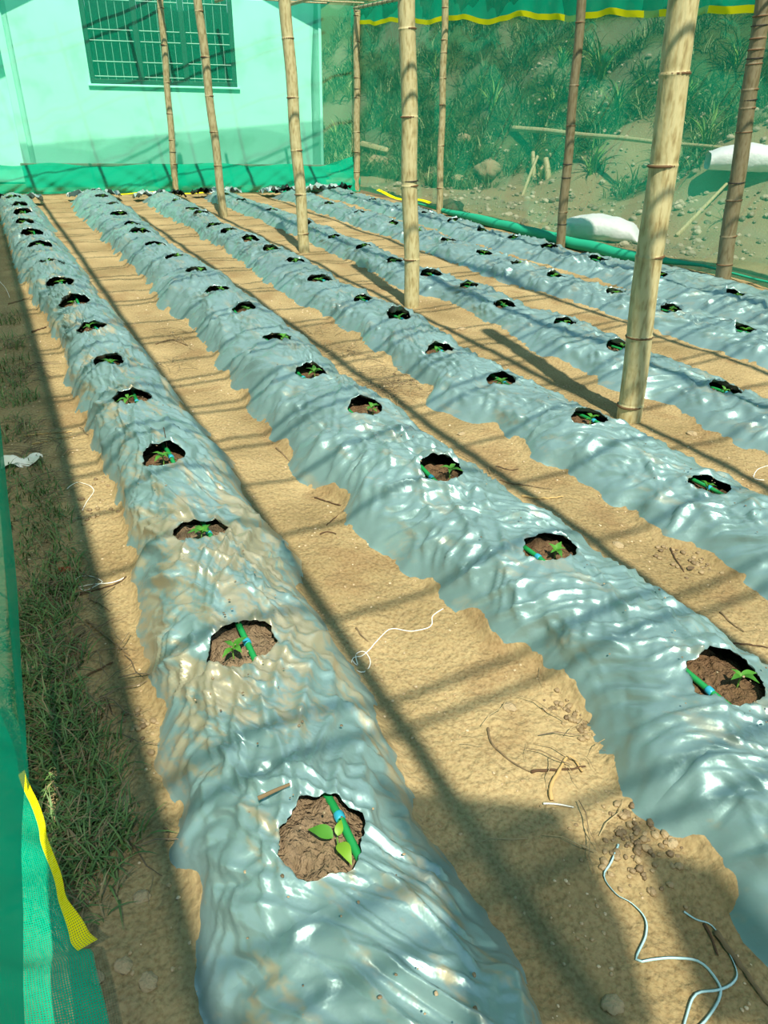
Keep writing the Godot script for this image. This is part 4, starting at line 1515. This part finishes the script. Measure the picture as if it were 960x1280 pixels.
func build_litter() -> void:
	# pale blue packing straps
	solo("plastic_strap", ribbon(path_px([[773, 1056], [764, 1078], [755, 1096], [770, 1118], [790, 1130], [806, 1148], [807, 1170], [795, 1200], [815, 1200], [842, 1198], [872, 1202], [895, 1225], [900, 1245], [885, 1272], [872, 1285]]), 0.0048), M.strap, "long crooked pale blue plastic strap curling over brown soil", "strap")
	solo("plastic_strap", ribbon(path_px([[855, 1140], [870, 1150], [890, 1158], [905, 1182], [920, 1212], [917, 1228], [898, 1238], [870, 1243], [858, 1270], [853, 1290]]), 0.0048), M.strap, "shorter bent pale blue plastic strap crossing the long crooked one", "strap")
	solo("plastic_strip", ribbon(path_px([[679, 1005], [697, 1006], [717, 1010]]), 0.006), M.white_string, "short straight white plastic strip lying alone near dry grass tuft", "strip")
	# white strings
	var cord := func(pts: Array, label: String) -> void:
		var pp := path_px(pts, 0.003)
		var rad := []
		for i in pp.size():
			rad.append(0.0017)
		solo("string", tube(pp, rad, 5), M.white_string, label, "string")
	cord.call([[554, 761], [541, 770], [538, 783], [515, 789], [490, 786], [475, 797], [462, 812], [452, 820], [442, 822], [440, 834], [455, 840], [463, 828], [456, 815], [445, 818], [447, 832], [441, 826]], "white string with knotted end on sunlit furrow between first and second bed")
	cord.call([[93, 728], [105, 738], [120, 732], [128, 727], [112, 720], [97, 722], [95, 733], [118, 730], [140, 728], [155, 722]], "tangled white string loop on shaded soil near first bed")
	cord.call([[84, 611], [98, 603], [117, 612], [108, 628], [103, 638]], "hooked white string on soil close to first bed edge")
	cord.call([[960, 582], [946, 588], [943, 598], [955, 600]], "white string bit by third bed film at a furrow")
	cord.call([[0, 352], [8, 362], [12, 372]], "tiny white string at far grass edge by the net")
	# twigs: each a crooked dry stem
	var tw := [
		[[[93, 852], [112, 843], [130, 834], [141, 828]], 0.004, "dark twig pointing from grass to first bed"],
		[[[108, 775], [125, 790], [145, 806], [162, 820]], 0.0035, "straight thin dark twig on shade edge near first bed"],
		[[[95, 745], [120, 738], [145, 730], [158, 721]], 0.003, "thin twig beside the tangled white string"],
		[[[110, 748], [124, 755], [137, 764]], 0.0025, "very short thin twig below tangled string"],
		[[[60, 760], [70, 745], [80, 730]], 0.003, "brown twig among the dead grass by net"],
		[[[610, 910], [615, 930], [630, 945], [648, 958], [664, 965]], 0.003, "curved dark twig on sunlit soil near second bed"],
		[[[664, 965], [690, 963], [712, 962], [732, 958]], 0.004, "greenish twig lying under the dry grass tuft"],
		[[[690, 1000], [688, 985], [698, 965], [712, 945], [728, 965]], 0.005, "pale forked dry root standing in the dry tuft"],
		[[[393, 622], [412, 628], [430, 636], [418, 648], [408, 657]], 0.003, "bent dark twig against left edge of second bed"],
		[[[445, 785], [452, 795], [460, 802]], 0.003, "stubby dark twig next to white string knot"],
		[[[400, 668], [410, 665], [420, 668]], 0.003, "little curved twig in furrow by second bed"],
		[[[652, 620], [675, 623], [704, 621]], 0.005, "pale straight stick in furrow between second and third bed"],
		[[[620, 583], [640, 588], [648, 586]], 0.003, "dark twig near third bed film edge"],
		[[[625, 600], [650, 606], [690, 612]], 0.003, "long dark root in the furrow beside second bed"],
		[[[838, 685], [845, 700], [855, 715]], 0.003, "dark twig slanting in shaded furrow by third bed"],
		[[[900, 765], [915, 780], [930, 790]], 0.003, "slim twig in furrow right of second bed hole"],
		[[[915, 805], [935, 806], [960, 810]], 0.003, "flat root along second bed shoulder"],
		[[[895, 1165], [920, 1200], [945, 1235], [965, 1260]], 0.006, "long straight dark stick beside second bed film edge"],
		[[[880, 1155], [890, 1175], [897, 1195]], 0.003, "thin broken twig beside the long dark stick"],
		[[[30, 545], [60, 542], [90, 540]], 0.004, "pale flat straw stem across shaded soil by grass"],
		[[[40, 555], [70, 549], [95, 545]], 0.003, "second pale straw stem under the flat straw stem"],
		[[[10, 380], [25, 376], [38, 372]], 0.005, "dark root sticking out of far soil step by first bed"],
		[[[40, 415], [55, 410], [66, 404]], 0.005, "dark root along a crack at first bed film foot"],
		[[[345, 560], [360, 575], [372, 590]], 0.004, "dark stem along second bed film edge"],
		[[[240, 350], [255, 362], [262, 372]], 0.004, "short root in first furrow half way to house"],
		[[[195, 430], [215, 425], [235, 432]], 0.005, "dark root clump twig in the first furrow"],
		[[[130, 870], [136, 880], [140, 893]], 0.002, "hair thin root on lit soil beside first bed"],
		[[[205, 1035], [211, 1040], [208, 1052]], 0.0025, "tiny hooked root on lit soil close to sand smeared film"]]
	for e in tw:
		var pp := path_px(e[0], e[1] * 0.9)
		var rad := []
		for i in pp.size():
			pp[i] += Vector3(0, 0.003 * absf(sin(i * 0.7)), 0)
			rad.append(e[1] * (1.0 - 0.5 * i / pp.size()) * (1.0 + 0.15 * sin(i * 1.7)))
		var pale: bool = "pale" in e[2]
		solo("twig", tube(pp, rad, 6), M.straw if pale else M["twig%d" % (tw.find(e) % 2)], e[2], "twig", "twigs on the soil")
	# stick on the first film
	var k0 := at_height(323, 1003, 0.2)
	var k1 := at_height(363, 986, 0.205)
	stick("stick", "short dry stick lying on first film just beyond its nearest hole", "stick", [k0 + Vector3(0, 0.012, 0), k0.lerp(k1, 0.5) + Vector3(0, 0.014, 0), k1 + Vector3(0, 0.014, 0)], 0.0045, M.twig1)
	# upright stem in a far hole
	var u0 := at_height(210, 572, 0.15)
	stick("plant_stake", "thin dark upright stalk in the fourth hole of the first bed", "stalk", [u0, u0 + Vector3(0.002, 0.06, 0), u0 + Vector3(0, 0.13, 0)], 0.0022, M.twig0)
	# dry leaves and scraps
	var leaf := leaf_mesh()
	var lv := [[92, 808, 0.07, 0.6, "broad curled brown leaf at the grass edge beside a straight dark twig"], [70, 880, 0.06, 2.0, "curled brown leaf half hidden in thick grass by the net"], [98, 795, 0.06, 3.4, "narrow brown leaf pressed against the broad curled leaf"], [60, 700, 0.05, 1.0, "brown leaf in the grass near the rusty orange clod"], [75, 835, 0.05, 5.0, "brown leaf under the dark twig that points to the first bed"], [110, 1010, 0.04, 4.0, "small brown leaf in the grass level with the nearest planting hole"], [735, 690, 0.04, 1.0, "small brown leaf in the furrow between second and third bed"], [860, 712, 0.04, 2.2, "brown leaf beside the slanting twig in the furrow by third bed"]]
	for e in lv:
		var p := on_ground(e[0], e[1], 0.006)
		solo("dry_leaf", leaf, M.dry_leaf, e[4], "leaf", "dry leaves on the soil", "", Transform3D(Basis(Vector3.UP, e[3]).scaled_local(Vector3(e[2] * 1.3, e[2] * 0.6, e[2])), p))
	var pr := on_ground(82, 712, 0.006)
	solo("rust_scrap", stone_mesh(9.3), M.rust, "rusty orange clod of brick by the grass strip", "scrap", "", "", Transform3D(Basis().scaled(Vector3(0.028, 0.009, 0.02)), pr))
	pr = on_ground(28, 580, 0.0)
	solo("plastic_scrap", sheet(14, 10, func(u: float, w: float): return Vector3((u - 0.5) * 0.16, 0.018 + 0.03 * n_fold.get_noise_2d(u * 1.3, w * 0.9) + 0.006 * n_fold.get_noise_2d(u * 4.0, w * 3.0), (w - 0.5) * 0.08)), M.white_string, "crumpled white plastic scrap on soil beside near net", "scrap", "", "", Transform3D(Basis(Vector3.UP, 0.3), pr))
	# stones
	var st := [[577, 412, 0.03, "pebble in the furrow between third and fourth bed"], [577, 543, 0.02, "pebble in the furrow between second and third bed by straw"], [122, 888, 0.026, "flat pale pebble half way between grass and first bed"], [155, 1008, 0.03, "broad flat pebble on the shade edge near thick grass"], [178, 1122, 0.018, "round white pebble where a slat shadow crosses the shade edge"], [186, 1228, 0.02, "brown pebble in the lit patch beside the first bed"], [155, 1208, 0.018, "pale pebble just off the yellow selvedge end"], [122, 1222, 0.014, "tiny pale pebble against the loose net flap"], [765, 1257, 0.022, "white pebble between the two pale blue straps"], [772, 682, 0.022, "pale pebble below second bed hole in the furrow"], [840, 1055, 0.014, "tiny pale pebble touching second bed film edge"], [39, 838, 0.024, "white pebble in the grass right beside the net"], [637, 885, 0.02, "flat pale pebble near second bed film by curved twig"], [865, 543, 0.028, "flat pale pebble in the furrow beyond the thick pale post"]]
	var sm := [stone_mesh(1.0), stone_mesh(5.0), stone_mesh(8.7)]
	for e in st:
		var p := on_ground(e[0], e[1], 0.0)
		solo("pebble", sm[st.find(e) % 3], M.stone, e[3], "pebble", "pebbles on the soil", "", Transform3D(Basis(Vector3.UP, e[0] * 0.3).scaled_local(Vector3(e[2], e[2] * 0.7, e[2])), p + Vector3(0, e[2] * 0.12, 0)))
	# crumbs of earth, uncountable
	var xfs := []
	var cols := []
	for i in 5200:
		var a := rng.randf_range(-0.15, 3.0)
		var s := 0.3 + pow(rng.randf(), 1.6) * 6.0
		var dens := n_mid.get_noise_2d(a * 3.0 + 91.0, s * 3.0)
		if dens < rng.randf_range(-0.25, 0.3):
			continue
		var sz := rng.randf_range(0.0015, 0.0045) * (1.0 + s * 0.15)
		xfs.append(Transform3D(Basis(Vector3.UP, rng.randf() * TAU).scaled_local(Vector3.ONE * sz), W(a, s, base_h(a, s) + sz * 0.3)))
		cols.append(Color(0.34, 0.25, 0.13).lerp(Color(0.62, 0.52, 0.36), pow(rng.randf(), 2.0)))
	scatter("soil_crumbs", sm[0], M.grass, xfs, cols, "loose crumbs of earth and grit on the furrows", "grit")
	# bits of soil dropped on the films
	xfs = []
	cols = []
	for i in 420:
		var r := rng.randi_range(0, 3)
		var s: float = maxf(BED_START[r] + 0.3, 0.4) + pow(rng.randf(), 1.5) * 4.5
		var bp := bed_params(r, s)
		var a: float = bp[0] + rng.randfn() * 0.09
		var sz := rng.randf_range(0.0015, 0.004)
		if absf(a - bp[0]) > 0.2:
			continue
		xfs.append(Transform3D(Basis(Vector3.UP, rng.randf() * TAU).scaled_local(Vector3(sz, sz * 0.8, sz)), W(a, s, film_h(bp, a, s) + 0.012)))
		cols.append(Color(0.12, 0.09, 0.05).lerp(Color(0.4, 0.32, 0.2), pow(rng.randf(), 2.0)))
	scatter("film_crumbs", sm[1], M.grass, xfs, cols, "dark crumbs of soil dropped on top of the silver films", "grit")
	# heaps of dark broken clods
	xfs = []
	cols = []
	for e in [[785, 1058, 70, 0.05], [815, 1050, 40, 0.04], [865, 690, 60, 0.06], [885, 700, 40, 0.05], [185, 905, 30, 0.03], [500, 480, 40, 0.08], [120, 640, 40, 0.06], [735, 905, 50, 0.03], [700, 880, 30, 0.03], [150, 600, 30, 0.05]]:
		var c := on_ground(e[0], e[1])
		for k in e[2]:
			var p := c + Vector3(rng.randfn() * e[3], 0, rng.randfn() * e[3])
			var q := to_as(p)
			var sz := rng.randf_range(0.003, 0.011)
			xfs.append(Transform3D(Basis(Vector3.UP, rng.randf() * TAU).scaled_local(Vector3.ONE * sz), Vector3(p.x, base_h(q.x, q.y) + sz * 0.3, p.z)))
			cols.append(Color(0.13, 0.09, 0.045).lerp(Color(0.34, 0.26, 0.14), rng.randf()))
	scatter("soil_clods", sm[2], M.grass, xfs, cols, "dark broken clods of earth heaped along the bed edges", "clods")
